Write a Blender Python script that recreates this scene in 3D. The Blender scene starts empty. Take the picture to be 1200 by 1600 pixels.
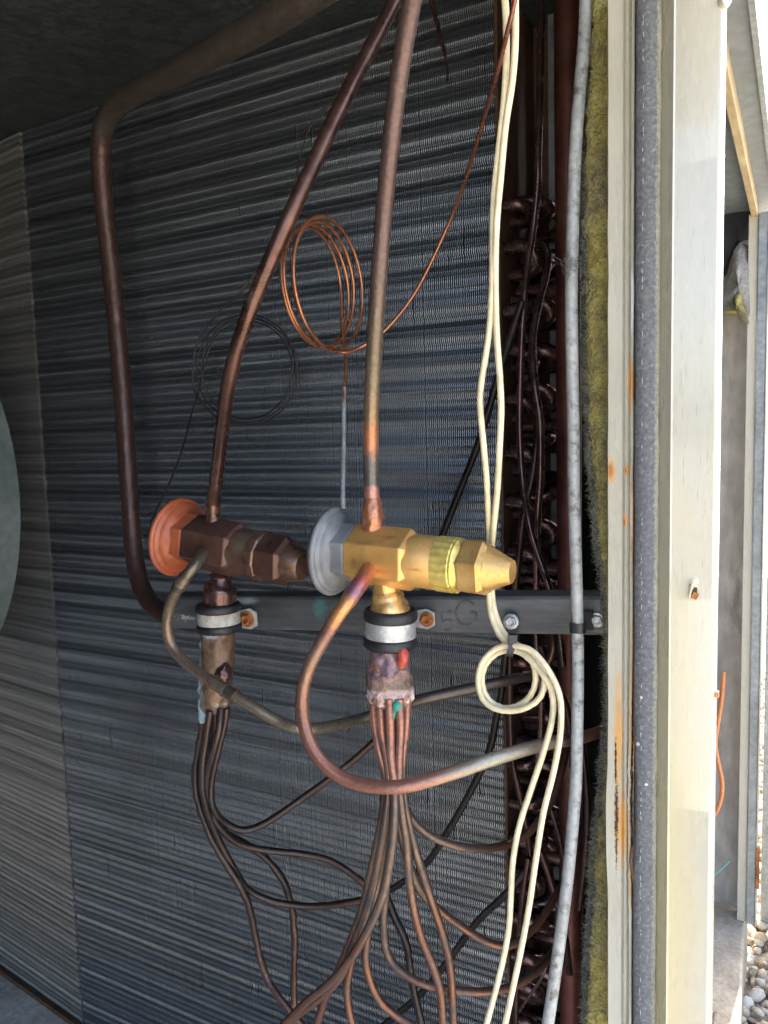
import bpy, bmesh, math, random
import numpy as np
from mathutils import Vector, Matrix, noise

random.seed(7); RNG = np.random.default_rng(7)
S = bpy.context.scene
COL = S.collection

# ------------------------------------------------------------------ camera
CAM = Vector((0, 0, 0.95)); F = 1200.0
YAW, PITCH, ROLL = (math.radians(a) for a in (28.5, 5.5, -1.6))
fw = Vector((-math.sin(YAW)*math.cos(PITCH), math.cos(YAW)*math.cos(PITCH), -math.sin(PITCH)))
r0 = Vector((math.cos(YAW), math.sin(YAW), 0)); u0 = r0.cross(fw)
ri = math.cos(ROLL)*r0 + math.sin(ROLL)*u0
up = -math.sin(ROLL)*r0 + math.cos(ROLL)*u0
cd = bpy.data.cameras.new('camera'); cam = bpy.data.objects.new('camera', cd); COL.objects.link(cam)
cd.sensor_fit = 'VERTICAL'; cd.sensor_height = 36; cd.sensor_width = 27; cd.lens = 36*F/1600
cd.clip_start = 0.01; cd.clip_end = 2000
M = Matrix((ri, up, -fw)).transposed().to_4x4(); M.translation = CAM
cam.matrix_world = M; S.camera = cam

# ------------------------------------------------------------------ light
SUN_EL, SUN_AZ = math.radians(52), math.radians(5)      # azimuth from +Y towards +X
w = bpy.data.worlds.new('World'); S.world = w; w.use_nodes = True
nt = w.node_tree; sky = nt.nodes.new('ShaderNodeTexSky'); sky.sky_type = 'NISHITA'; sky.sun_disc = False
sky.sun_elevation = SUN_EL; sky.sun_rotation = SUN_AZ; sky.dust_density = 4.0; sky.air_density = 0.8; sky.ozone_density = 0.6
bgn = nt.nodes['Background']; nt.links.new(sky.outputs[0], bgn.inputs[0]); bgn.inputs[1].default_value = 0.15
sd = bpy.data.lights.new('sun', 'SUN'); sd.energy = 2.2; sd.angle = math.radians(0.5); sd.color = (1, .95, .86)
sun = bpy.data.objects.new('sun', sd); COL.objects.link(sun)
sv = Vector((math.sin(SUN_AZ)*math.cos(SUN_EL), math.cos(SUN_AZ)*math.cos(SUN_EL), math.sin(SUN_EL)))
sun.rotation_euler = sv.to_track_quat('Z', 'Y').to_euler()
S.view_settings.view_transform = 'Standard'; S.view_settings.look = 'None'
S.view_settings.exposure = 3.2; S.view_settings.gamma = 1.0
S.view_settings.use_curve_mapping = False
S.render.engine = 'CYCLES'
S.cycles.max_bounces = 8; S.cycles.diffuse_bounces = 5; S.cycles.glossy_bounces = 5

# ------------------------------------------------------------------ pixel -> place
def ray(x, y): return fw + ri*((x-600)/F) - up*((y-800)/F)
def P(x, y, Y):
    d = ray(x, y); return CAM + d*(Y/d.y)
def depth(x, y, Y): return Y/ray(x, y).y
def px(x, y, Y, n): return n*depth(x, y, Y)/F

# ------------------------------------------------------------------ materials
MATS = {}
def mat(name, cols, scale=40, metal=0.0, rough=0.5, bump=0.0, bscale=None, attr=None, stretch=None,
        detail=6, rvar=0.15, spec=0.5, coat=0.0, adist=0.06, ramp='noise', dirt=None, dscale=9, dlo=.5, dhi=.7, spk=(.8, 1.15)):
    """cols: list of (pos, rgb). ramp over noise, or over the length attribute 's' when attr is set."""
    if name in MATS: return MATS[name]
    m = bpy.data.materials.new(name); m.use_nodes = True; n = m.node_tree.nodes; L = m.node_tree.links
    b = n['Principled BSDF']; tc = n.new('ShaderNodeTexCoord'); mp = n.new('ShaderNodeMapping')
    L.new(tc.outputs['Object'], mp.inputs[0])
    if stretch: mp.inputs['Scale'].default_value = stretch
    nz = n.new('ShaderNodeTexNoise'); nz.inputs['Scale'].default_value = scale; nz.inputs['Detail'].default_value = detail
    nz.inputs['Roughness'].default_value = .62
    L.new(mp.outputs[0], nz.inputs['Vector'])
    cr = n.new('ShaderNodeValToRGB'); e = cr.color_ramp.elements
    while len(e) > 1: e.remove(e[-1])
    for i, (p, c) in enumerate(cols):
        q = e[0] if i == 0 else e.new(p)
        q.position = p; q.color = (*c, 1)
    if attr:
        at = n.new('ShaderNodeAttribute'); at.attribute_name = 's'
        ma = n.new('ShaderNodeMath'); ma.operation = 'SUBTRACT'; ma.inputs[1].default_value = .5
        mb = n.new('ShaderNodeMath'); mb.operation = 'MULTIPLY_ADD'; mb.inputs[1].default_value = adist*2
        L.new(nz.outputs[0], ma.inputs[0]); L.new(ma.outputs[0], mb.inputs[0]); L.new(at.outputs['Fac'], mb.inputs[2])
        L.new(mb.outputs[0], cr.inputs[0])
    else:
        L.new(nz.outputs[0], cr.inputs[0])
    out = cr.outputs[0]
    # fine speckle so that nothing is one flat tone
    sp = n.new('ShaderNodeTexNoise'); sp.inputs['Scale'].default_value = scale*7; sp.inputs['Detail'].default_value = 3
    L.new(mp.outputs[0], sp.inputs['Vector'])
    mr = n.new('ShaderNodeMapRange'); mr.inputs[1].default_value = .3; mr.inputs[2].default_value = .7
    mr.inputs[3].default_value = spk[0]; mr.inputs[4].default_value = spk[1]; L.new(sp.outputs[0], mr.inputs[0])
    mx = n.new('ShaderNodeVectorMath'); mx.operation = 'SCALE'; L.new(out, mx.inputs[0]); L.new(mr.outputs[0], mx.inputs['Scale'])
    out = mx.outputs[0]
    if dirt:
        dn = n.new('ShaderNodeTexNoise'); dn.inputs['Scale'].default_value = dscale; dn.inputs['Detail'].default_value = 8
        dn.inputs['Roughness'].default_value = .68
        L.new(mp.outputs[0], dn.inputs['Vector'])
        dm = n.new('ShaderNodeMapRange'); dm.inputs[1].default_value = dlo; dm.inputs[2].default_value = dhi
        L.new(dn.outputs[0], dm.inputs[0])
        mc = n.new('ShaderNodeMixRGB'); mc.inputs[2].default_value = (*dirt, 1)
        L.new(dm.outputs[0], mc.inputs[0]); L.new(out, mc.inputs[1]); out = mc.outputs[0]
        mm = n.new('ShaderNodeMath'); mm.operation = 'MULTIPLY_ADD'; mm.inputs[1].default_value = -metal*.8; mm.inputs[2].default_value = metal
        L.new(dm.outputs[0], mm.inputs[0]); L.new(mm.outputs[0], b.inputs['Metallic'])
    else:
        b.inputs['Metallic'].default_value = metal
    L.new(out, b.inputs['Base Color'])
    rr = n.new('ShaderNodeMapRange'); rr.inputs[1].default_value = .25; rr.inputs[2].default_value = .75
    rr.inputs[3].default_value = max(.05, rough-rvar); rr.inputs[4].default_value = min(1, rough+rvar)
    L.new(nz.outputs[0], rr.inputs[0]); L.new(rr.outputs[0], b.inputs['Roughness'])
    b.inputs['Specular IOR Level'].default_value = spec; b.inputs['Coat Weight'].default_value = coat; b.inputs['Coat Roughness'].default_value = .08
    if bump:
        bn = n.new('ShaderNodeTexNoise'); bn.inputs['Scale'].default_value = bscale or scale*4; bn.inputs['Detail'].default_value = 5
        L.new(mp.outputs[0], bn.inputs['Vector'])
        bp = n.new('ShaderNodeBump'); bp.inputs['Strength'].default_value = 1; bp.inputs['Distance'].default_value = bump
        L.new(bn.outputs[0], bp.inputs['Height']); L.new(bp.outputs[0], b.inputs['Normal'])
    MATS[name] = m; return m

def blob_layer(m, blobs, color, soft=(.35, 1.0), nscale=60, namp=.5, rough=None):
    """stains with a shape of their own: blobs = [(x, y, z, rx, ry, rz)] in object space, edge broken by noise"""
    n = m.node_tree.nodes; L = m.node_tree.links; b = n['Principled BSDF']
    tc = n.new('ShaderNodeTexCoord'); tot = None
    nz = n.new('ShaderNodeTexNoise'); nz.inputs['Scale'].default_value = nscale; nz.inputs['Detail'].default_value = 6; nz.inputs['Roughness'].default_value = .7
    L.new(tc.outputs['Object'], nz.inputs['Vector'])
    for (x, y, z, a, bb, c) in blobs:
        mp = n.new('ShaderNodeMapping'); mp.vector_type = 'POINT'
        mp.inputs['Scale'].default_value = (1/a, 1/bb, 1/c); mp.inputs['Location'].default_value = (-x/a, -y/bb, -z/c)
        L.new(tc.outputs['Object'], mp.inputs[0])
        ln = n.new('ShaderNodeVectorMath'); ln.operation = 'LENGTH'; L.new(mp.outputs[0], ln.inputs[0])
        if tot is None: tot = ln.outputs['Value']
        else:
            mi = n.new('ShaderNodeMath'); mi.operation = 'MINIMUM'; L.new(tot, mi.inputs[0]); L.new(ln.outputs['Value'], mi.inputs[1]); tot = mi.outputs[0]
    ad = n.new('ShaderNodeMath'); ad.operation = 'MULTIPLY_ADD'; ad.inputs[1].default_value = namp*2
    sb = n.new('ShaderNodeMath'); sb.operation = 'SUBTRACT'; sb.inputs[1].default_value = .5
    L.new(nz.outputs[0], sb.inputs[0]); L.new(sb.outputs[0], ad.inputs[0]); L.new(tot, ad.inputs[2])
    mr = n.new('ShaderNodeMapRange'); mr.inputs[1].default_value = soft[0]; mr.inputs[2].default_value = soft[1]
    mr.inputs[3].default_value = 1; mr.inputs[4].default_value = 0; L.new(ad.outputs[0], mr.inputs[0])
    src = b.inputs['Base Color'].links[0].from_socket
    mx = n.new('ShaderNodeMixRGB'); mx.inputs[2].default_value = (*color, 1)
    L.new(mr.outputs[0], mx.inputs[0]); L.new(src, mx.inputs[1]); L.new(mx.outputs[0], b.inputs['Base Color'])
    return m

# ------------------------------------------------------------------ geometry helpers
def spline(pts, step=.004):
    """Catmull-Rom through 3D points (Vector) with radii; resampled"""
    out = []; n = len(pts)
    for i in range(n-1):
        p0, p1, p2, p3 = pts[max(0, i-1)], pts[i], pts[i+1], pts[min(n-1, i+2)]
        k = max(2, int((Vector(p2[:3])-Vector(p1[:3])).length/step))
        for j in range(k):
            t = j/k; q = []
            for a in range(4):
                q.append(.5*(2*p1[a]+(p2[a]-p0[a])*t+(2*p0[a]-5*p1[a]+4*p2[a]-p3[a])*t*t+(3*p1[a]-p0[a]-3*p2[a]+p3[a])*t**3))
            out.append(q)
    out.append(list(pts[-1])); return out

def sweep(path, seg=14, lump=0, lscale=60, caps=True):
    """path: [(x,y,z,r)] -> (verts, faces, s)"""
    pts = [Vector(p[:3]) for p in path]; n = len(pts)
    T = [(pts[min(i+1, n-1)]-pts[max(i-1, 0)]).normalized() for i in range(n)]
    a = T[0].orthogonal().normalized(); V = []; Sx = []; Fc = []
    ln = 0; tot = sum((pts[i+1]-pts[i]).length for i in range(n-1)) or 1
    for i in range(n):
        if i: ln += (pts[i]-pts[i-1]).length
        a = (a - T[i]*a.dot(T[i])).normalized(); b = T[i].cross(a)
        for k in range(seg):
            th = 2*math.pi*k/seg; d = a*math.cos(th)+b*math.sin(th); r = path[i][3]
            if lump: r += lump*noise.noise((pts[i]+d*r)*lscale)
            V.append(pts[i]+d*r); Sx.append(ln/tot)
    for i in range(n-1):
        for k in range(seg):
            k2 = (k+1) % seg; Fc.append((i*seg+k, i*seg+k2, (i+1)*seg+k2, (i+1)*seg+k))
    if caps:
        Fc.append(tuple(range(seg-1, -1, -1))); Fc.append(tuple(range((n-1)*seg, n*seg)))
    return V, Fc, Sx

def lathe(rings, u, A, seg=48, phase=0.0, upv=None):
    """rings: [(dist along u, radius)] about axis A + u*t"""
    u = Vector(u).normalized(); v = Vector(upv or (0, 0, 1)); v = v-u*v.dot(u)
    v = v.normalized() if v.length > 1e-3 else u.orthogonal().normalized(); ww = u.cross(v)
    V = []; Fc = []
    for (t, r) in rings:
        for k in range(seg):
            th = phase+2*math.pi*k/seg; V.append(A+u*t+(v*math.cos(th)+ww*math.sin(th))*r)
    n = len(rings)
    for i in range(n-1):
        for k in range(seg):
            k2 = (k+1) % seg; Fc.append((i*seg+k, i*seg+k2, (i+1)*seg+k2, (i+1)*seg+k))
    Fc.append(tuple(range(seg-1, -1, -1))); Fc.append(tuple(range((n-1)*seg, n*seg)))
    return V, Fc, [0]*len(V)

def box(c, d, rot=None):
    c = Vector(c); V = []
    for sx in (-1, 1):
        for sy in (-1, 1):
            for sz in (-1, 1):
                p = Vector((sx*d[0]/2, sy*d[1]/2, sz*d[2]/2))
                if rot: p = rot @ p
                V.append(c+p)
    return V, [(0, 1, 3, 2), (4, 6, 7, 5), (0, 4, 5, 1), (2, 3, 7, 6), (0, 2, 6, 4), (1, 5, 7, 3)], [0]*8

def prism(poly, z0, z1):
    """closed polygon [(x,y)] extruded in z"""
    n = len(poly); V = [Vector((x, y, z0)) for x, y in poly]+[Vector((x, y, z1)) for x, y in poly]
    Fc = [(i, (i+1) % n, n+(i+1) % n, n+i) for i in range(n)]+[tuple(range(n-1, -1, -1)), tuple(range(n, 2*n))]
    return V, Fc, [0]*(2*n)

def join(*gs):
    V = []; Fc = []; Sx = []
    for g in gs:
        o = len(V); V += list(g[0]); Fc += [tuple(i+o for i in f) for f in g[1]]; Sx += list(g[2])
    return V, Fc, Sx

def build(name, g, m, parent=None, smooth=True, bevel=0, angle=40, base=None):
    V, Fc, Sx = g
    org = parent.matrix_world.translation.copy() if parent else Vector(base if base is not None else V[0])
    me = bpy.data.meshes.new(name)
    me.from_pydata([tuple(Vector(v)-org) for v in V], [], Fc); me.update()
    bm = bmesh.new(); bm.from_mesh(me)
    bmesh.ops.recalc_face_normals(bm, faces=bm.faces); bm.to_mesh(me); bm.free()
    at = me.attributes.new('s', 'FLOAT', 'POINT'); at.data.foreach_set('value', list(Sx))
    me.materials.append(m)
    o = bpy.data.objects.new(name, me); COL.objects.link(o)
    if smooth:
        for p in me.polygons: p.use_smooth = True
        me.set_sharp_from_angle(angle=math.radians(angle))
    if bevel:
        bv = o.modifiers.new('bevel', 'BEVEL'); bv.width = bevel; bv.segments = 2; bv.limit_method = 'ANGLE'; bv.angle_limit = math.radians(35)
    if parent:
        o.parent = parent; o.matrix_world = Matrix.Translation(org); o.matrix_parent_inverse = Matrix(); o.location = (0, 0, 0)
    else:
        o.location = org; o.matrix_world = Matrix.Translation(org)
    return o
def tag(o, label=None, cat=None, group=None, kind=None):
    if label: o['label'] = label
    if cat: o['category'] = cat
    if group: o['group'] = group
    if kind: o['kind'] = kind
    return o
def root(name, loc, label, cat, group=None):
    o = bpy.data.objects.new(name, None); COL.objects.link(o); o.empty_display_size = .02
    o.location = loc; o.matrix_world = Matrix.Translation(Vector(loc)); return tag(o, label, cat, group)

def pipe_path(pts, dia=None, step=.004):
    """pts: (x, y, Y[, dia]) photo pixels + distance; dia in metres"""
    q = []
    for p in pts:
        v = P(p[0], p[1], p[2]); d = p[3] if len(p) > 3 else dia
        q.append((v.x, v.y, v.z, d/2))
    return spline(q, step)
def tube(name, pts, dia, m, label=None, cat=None, parent=None, group=None, seg=14, lump=0, lscale=60, step=.004):
    o = build(name, sweep(pipe_path(pts, dia, step), seg, lump, lscale), m, parent, angle=60)
    if label: tag(o, label, cat, group)
    return o

# ------------------------------------------------------------------ colours
def c(h):
    h = h.lstrip('#'); r = [int(h[i:i+2], 16)/255 for i in (0, 2, 4)]
    return tuple((x/12.92 if x < .04045 else ((x+.055)/1.055)**2.4) for x in r)

m_fin = mat('fin_aluminium', [(.3, (.18, .20, .22)), (.55, (.25, .275, .305)), (.8, (.33, .365, .40))], scale=5, metal=.85, rough=.40,
            stretch=(.04, .04, 14), dirt=(.07, .074, .074), dscale=3.0, dlo=.52, dhi=.9)
m_fin2 = mat('fin_aluminium_lit', [(.3, (.22, .22, .215)), (.6, (.34, .34, .33)), (.8, (.44, .435, .42))], scale=5, metal=.7, rough=.45,
             stretch=(.04, .04, 14), dirt=(.17, .17, .165), dscale=3, dlo=.52, dhi=.75)  # paler copy of the fin colour, the strip's extra light painted in
def row_shade_dirt(m, dark, blot):
    # shade along the tube rows painted into the fin colour, plus dirt blotches
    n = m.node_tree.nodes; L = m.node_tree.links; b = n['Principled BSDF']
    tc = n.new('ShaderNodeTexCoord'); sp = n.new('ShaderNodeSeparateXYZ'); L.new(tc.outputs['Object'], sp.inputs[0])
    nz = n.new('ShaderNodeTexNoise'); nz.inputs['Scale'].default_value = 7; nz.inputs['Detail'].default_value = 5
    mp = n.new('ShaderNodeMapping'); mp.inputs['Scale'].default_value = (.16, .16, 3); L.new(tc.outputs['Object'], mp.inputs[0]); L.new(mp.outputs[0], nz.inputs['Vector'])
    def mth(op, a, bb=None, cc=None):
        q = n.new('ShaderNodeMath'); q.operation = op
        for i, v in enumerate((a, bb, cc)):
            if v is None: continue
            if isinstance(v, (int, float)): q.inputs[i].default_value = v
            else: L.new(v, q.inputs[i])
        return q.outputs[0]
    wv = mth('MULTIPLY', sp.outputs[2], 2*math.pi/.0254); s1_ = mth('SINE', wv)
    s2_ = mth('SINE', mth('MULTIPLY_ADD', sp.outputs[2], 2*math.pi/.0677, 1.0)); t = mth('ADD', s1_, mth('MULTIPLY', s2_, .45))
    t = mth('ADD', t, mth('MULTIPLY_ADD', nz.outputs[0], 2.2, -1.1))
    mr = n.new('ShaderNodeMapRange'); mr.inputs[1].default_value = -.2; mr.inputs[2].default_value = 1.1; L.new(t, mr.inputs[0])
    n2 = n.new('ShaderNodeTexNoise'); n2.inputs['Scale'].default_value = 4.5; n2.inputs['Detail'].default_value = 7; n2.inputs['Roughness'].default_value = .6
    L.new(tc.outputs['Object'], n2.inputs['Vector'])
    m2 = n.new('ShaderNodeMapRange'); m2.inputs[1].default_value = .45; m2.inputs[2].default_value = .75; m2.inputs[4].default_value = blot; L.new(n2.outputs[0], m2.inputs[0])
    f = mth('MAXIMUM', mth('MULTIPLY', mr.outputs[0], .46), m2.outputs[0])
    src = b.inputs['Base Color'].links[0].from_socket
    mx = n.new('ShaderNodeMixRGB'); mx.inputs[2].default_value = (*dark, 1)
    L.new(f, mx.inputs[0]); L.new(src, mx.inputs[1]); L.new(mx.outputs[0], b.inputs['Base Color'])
row_shade_dirt(m_fin, (.03, .032, .034), .6)
row_shade_dirt(m_fin2, (.10, .10, .097), .3)
m_block = mat('light_block_dark', [(.3, (.006, .006, .007)), (.7, (.016, .016, .017))], scale=30, rough=.8)  # for the dark sheets added behind the fins
m_plate = mat('rusty_end_plate', [(.3, (.03, .017, .011)), (.5, (.10, .045, .02)), (.68, (.06, .05, .043)), (.8, (.20, .085, .03))], scale=34, metal=.2, rough=.75, bump=.0008)
m_galv = mat('dull_galvanised', [(.3, (.20, .22, .22)), (.6, (.30, .32, .32)), (.8, (.38, .40, .40))], scale=22, metal=.5, rough=.5, dirt=(.06, .055, .05), dscale=12, dlo=.55, dhi=.75)
m_ceil = mat('black_fibre_lining', [(.3, (.012, .014, .014)), (.6, (.035, .04, .038)), (.8, (.06, .066, .062))], scale=55, rough=.95, bump=.004, bscale=120)
m_dark = mat('dark_sheet', [(.3, (.012, .014, .018)), (.7, (.03, .033, .04))], scale=18, rough=.6, metal=.2)
m_pan = mat('pan_metal', [(.3, (.34, .33, .29)), (.55, (.50, .48, .43)), (.75, (.62, .60, .54))], scale=26, rough=.75, bump=.001, dirt=(.14, .09, .04), dscale=10, dlo=.55, dhi=.75)
m_cu_old = mat('tarnished_copper', [(.3, (.070, .036, .028)), (.5, (.125, .064, .048)), (.72, (.18, .10, .075))], scale=26, metal=.8, rough=.33, bump=.0002, dirt=(.10, .065, .05), dscale=22, dlo=.56, dhi=.75)
m_cu_dark = mat('dark_copper', [(.3, (.035, .018, .016)), (.55, (.085, .042, .034)), (.75, (.16, .08, .06))], scale=45, metal=.7, rough=.36, bump=.0002, dirt=(.05, .042, .038), dscale=40, dlo=.52, dhi=.7)
m_cu_black = mat('blackened_copper', [(.3, (.012, .010, .011)), (.6, (.03, .024, .024)), (.8, (.07, .05, .042))], scale=50, metal=.6, rough=.38, bump=.0003)
m_cu_purple = mat('purple_copper', [(.3, (.075, .04, .038)), (.55, (.14, .078, .07)), (.75, (.24, .15, .13))], scale=40, metal=.75, rough=.27)
m_cu_new = mat('bright_copper', [(.3, (.55, .22, .10)), (.6, (.72, .33, .17)), (.8, (.8, .42, .24))], scale=30, metal=.95, rough=.25)
m_header = mat('red_brown_header', [(.3, (.10, .035, .028)), (.6, (.17, .06, .045)), (.8, (.22, .09, .07))], scale=22, metal=.5, rough=.45, dirt=(.08, .06, .055), dscale=16, dlo=.58, dhi=.75)
m_dust = mat('dusty_copper', [(0, (.085, .066, .052)), (.22, (.11, .09, .068)), (.36, (.115, .094, .07)), (.44, (.085, .048, .038)), (1, (.075, .036, .029))],
             scale=40, metal=.45, rough=.42, attr=True, adist=.10, bump=.0006, bscale=220)
m_dtube = mat('distributor_copper', [(0, (.42, .19, .13)), (.10, (.30, .15, .12)), (.22, (.12, .085, .07)), (.45, (.17, .11, .075)), (.6, (.16, .075, .048)), (1, (.17, .075, .045))],
              scale=60, metal=.6, rough=.38, attr=True, adist=.16, dirt=(.05, .042, .04), dscale=60, dlo=.47, dhi=.66)
m_dtube1 = mat('sooty_tube_copper', [(0, (.065, .04, .036)), (.25, (.035, .028, .027)), (.6, (.045, .030, .026)), (1, (.085, .045, .03))],
               scale=70, metal=.6, rough=.38, attr=True, adist=.12, dirt=(.16, .14, .13), dscale=55, dlo=.6, dhi=.74)
m_brass = mat('new_brass', [(.3, (.60, .31, .085)), (.55, (.68, .37, .11)), (.78, (.74, .43, .15))], scale=20, metal=.55, rough=.34, bump=.00006, bscale=260, spk=(.93, 1.06), dirt=(.36, .17, .05), dscale=45, dlo=.57, dhi=.78)
m_brass_b = mat('bright_brass_ring', [(.3, (.62, .45, .10)), (.6, (.76, .57, .15)), (.8, (.82, .64, .22))], scale=40, metal=.5, rough=.32)
m_brass_c = mat('blasted_brass', [(.3, (.50, .28, .08)), (.55, (.58, .35, .115)), (.78, (.66, .43, .17))], scale=70, metal=.65, rough=.42, bump=.00018, bscale=900, spk=(.9, 1.08))
m_greyp = mat('grey_paint', [(.3, (.155, .156, .155)), (.6, (.188, .19, .188)), (.8, (.22, .222, .218))], scale=12, rough=.38, rvar=.06)
m_orangep = mat('orange_paint', [(.3, (.29, .068, .027)), (.6, (.38, .10, .042)), (.8, (.43, .14, .066))], scale=24, rough=.34, dirt=(.22, .07, .035), dscale=30, dlo=.56, dhi=.75)
m_brown = mat('browned_brass', [(.3, (.062, .030, .022)), (.55, (.105, .050, .036)), (.78, (.15, .075, .05))], scale=26, metal=.45, rough=.36, dirt=(.10, .085, .05), dscale=20, dlo=.56, dhi=.75)
m_brown2 = mat('worn_browned_brass', [(.3, (.10, .055, .04)), (.55, (.17, .09, .06)), (.78, (.26, .18, .12))], scale=40, metal=.6, rough=.3)
m_rubber = mat('black_rubber', [(.3, (.008, .008, .009)), (.7, (.022, .022, .024))], scale=60, rough=.5)
m_zinc = mat('zinc_band', [(.3, (.32, .33, .33)), (.6, (.52, .53, .52)), (.8, (.66, .66, .64))], scale=60, metal=.55, rough=.45, bump=.0003, dirt=(.16, .13, .10), dscale=50, dlo=.6, dhi=.8)
m_zinc2 = mat('stained_band', [(.3, (.30, .29, .25)), (.6, (.42, .40, .34)), (.8, (.50, .48, .41))], scale=40, rough=.65, dirt=(.20, .12, .06), dscale=60, dlo=.5, dhi=.72)
m_rust = mat('rust', [(.3, (.12, .035, .010)), (.5, (.34, .12, .03)), (.75, (.52, .24, .07))], scale=90, rough=.9, bump=.0008)
m_screw = mat('bright_zinc_screw', [(.3, (.36, .37, .37)), (.6, (.52, .53, .54)), (.8, (.62, .63, .64))], scale=120, metal=.6, rough=.38, bump=.0002)
m_strut = mat('grey_steel_strut', [(.3, (.06, .062, .066)), (.55, (.115, .118, .123)), (.8, (.20, .203, .207))], scale=18, metal=.45, rough=.46, stretch=(.4, 1, 2), dirt=(.17, .165, .155), dscale=46, dlo=.55, dhi=.75, bump=.0002)
m_wire = mat('cream_wire', [(.3, (.66, .55, .33)), (.6, (.74, .63, .40)), (.8, (.78, .68, .46))], scale=18, rough=.45, dirt=(.34, .26, .13), dscale=60, dlo=.68, dhi=.8)
m_conduit = mat('grey_conduit', [(.3, (.27, .275, .26)), (.55, (.34, .345, .33)), (.8, (.42, .42, .40))], scale=40, rough=.5, metal=.1, dirt=(.11, .10, .085), dscale=130, dlo=.53, dhi=.66, bump=.0003)
m_tie = mat('black_nylon', [(.3, (.010, .010, .012)), (.7, (.022, .022, .026))], scale=60, rough=.35)
m_ins = mat('yellow_fibreglass', [(.28, (.20, .155, .05)), (.5, (.37, .31, .095)), (.75, (.50, .43, .17))], scale=90, rough=1, bump=.004, bscale=500, dirt=(.14, .125, .095), dscale=22, dlo=.44, dhi=.64, spec=.1)
m_face = mat('grey_fibre_facing', [(.3, (.055, .058, .06)), (.6, (.13, .135, .13)), (.8, (.20, .20, .19))], scale=80, rough=1, bump=.002, bscale=500, spec=.1)
m_foam = mat('grey_foam_gasket', [(.3, (.105, .108, .11)), (.5, (.145, .148, .15)), (.64, (.19, .192, .19)), (.78, (.40, .40, .39))], scale=420, rough=.95, bump=.0006, bscale=800, detail=3, spec=.2)
m_white = (.66, .62, .50)
m_partn = mat('bay_lining', [(.3, (.26, .23, .195)), (.6, (.36, .325, .275)), (.8, (.43, .39, .33))], scale=9, rough=.95, bump=.004, bscale=40, stretch=(1, 1, .4), dirt=(.055, .05, .046), dscale=7, dlo=.55, dhi=.7)
m_conc = mat('dusty_base', [(.3, (.22, .18, .125)), (.55, (.33, .285, .21)), (.8, (.42, .38, .30))], scale=24, rough=.95, bump=.0015, bscale=120, dirt=(.28, .20, .11), dscale=9, dlo=.5, dhi=.7)
m_roof = mat('grey_roof_paint', [(.3, (.13, .15, .16)), (.7, (.17, .19, .205))], scale=8, rough=.5)
m_tan = mat('tan_rail', [(.3, (.28, .20, .10)), (.6, (.40, .31, .17)), (.8, (.50, .41, .26))], scale=20, rough=.7, stretch=(1, .3, 1))
m_oranw = mat('orange_wire', [(.3, (.52, .16, .04)), (.7, (.62, .24, .08))], scale=30, rough=.5)
m_teal = mat('teal_wire', [(.3, (.10, .30, .28)), (.7, (.16, .38, .36))], scale=30, rough=.5)
m_fan = mat('grey_green_galvanised', [(.3, (.115, .14, .135)), (.55, (.16, .185, .18)), (.8, (.20, .225, .22))], scale=14, metal=.25, rough=.5, dirt=(.10, .11, .105), dscale=18, dlo=.58, dhi=.75)

def m_paint(name, rust=()):
    return mat(name, [(.25, (.45, .41, .315)), (.5, (.46, .425, .335)), (.75, (.47, .44, .36))], scale=40, rough=.28, rvar=.05, stretch=(2, 2, .4),
               dirt=(.40, .34, .22), dscale=60, dlo=.66, dhi=.90, spec=.5, bump=.00006, bscale=160, coat=.7, spk=(.96, 1.03))

# ------------------------------------------------------------------ levels
YC = .66                                   # front of the finned coil
Z_CEIL = P(0, 212, YC).z
Z_FLOOR = P(118, 1600, YC).z
X_END = P(788, 800, YC).x                  # end plate of the coil
X_B = P(72, 800, YC).x                     # where the coil bends away
X_FACE = -.065                             # face plane of the cabinet
Z_BASE = P(1158, 1440, 1.30).z
print('levels', Z_CEIL, Z_FLOOR, X_END, X_B, Z_BASE)

# ================================================================== setting
g = join(prism([(-40, -40), (60, -40), (60, 80), (-40, 80)], -.3, -.02))
m_ground = mat('gravel_bed', [(.3, (.16, .14, .10)), (.5, (.36, .33, .26)), (.7, (.52, .49, .42))], scale=42, rough=.95, bump=.02, bscale=36, detail=3)
tag(build('ground', g, m_ground, smooth=False), 'pale gravel ground around the cabinet', kind='structure')

# pebbles
def pebbles():
    bm = bmesh.new(); bmesh.ops.create_icosphere(bm, subdivisions=1, radius=1)
    bv = np.array([v.co[:] for v in bm.verts]); bf = np.array([[v.index for v in f.verts] for f in bm.faces]); bm.free()
    V = []; Fc = []; Sx = []; off = 0; pts = []
    for lay in range(2):
        y = 1.0
        while y < 3.2:
            x = -.32
            while x < .32:
                pts.append((x+random.uniform(-.010, .010), y+random.uniform(-.010, .010), lay)); x += .023
            y += .021
    for (x, y, lay) in pts:
        s = random.choice([random.uniform(.005, .009), random.uniform(.009, .013), random.uniform(.011, .017)])
        d = np.array([s*random.uniform(.8, 1.5), s*random.uniform(.7, 1.1), s*random.uniform(.5, .8)])
        rot = np.array(Matrix.Rotation(random.uniform(0, 6.3), 3, 'Z') @ Matrix.Rotation(random.uniform(-.4, .4), 3, 'X'))
        wob = 1+.16*np.sin(bv @ RNG.normal(0, 1.6, 3)+random.random()*6)
        q = (bv*wob[:, None]*d) @ rot.T + np.array([x, y, -.012+lay*.014+random.uniform(-.004, .004)])
        V.append(q); Fc.append(bf+off); off += len(bv); Sx += [random.random()]*len(bv)
    return np.concatenate(V), np.concatenate(Fc), Sx
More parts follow.
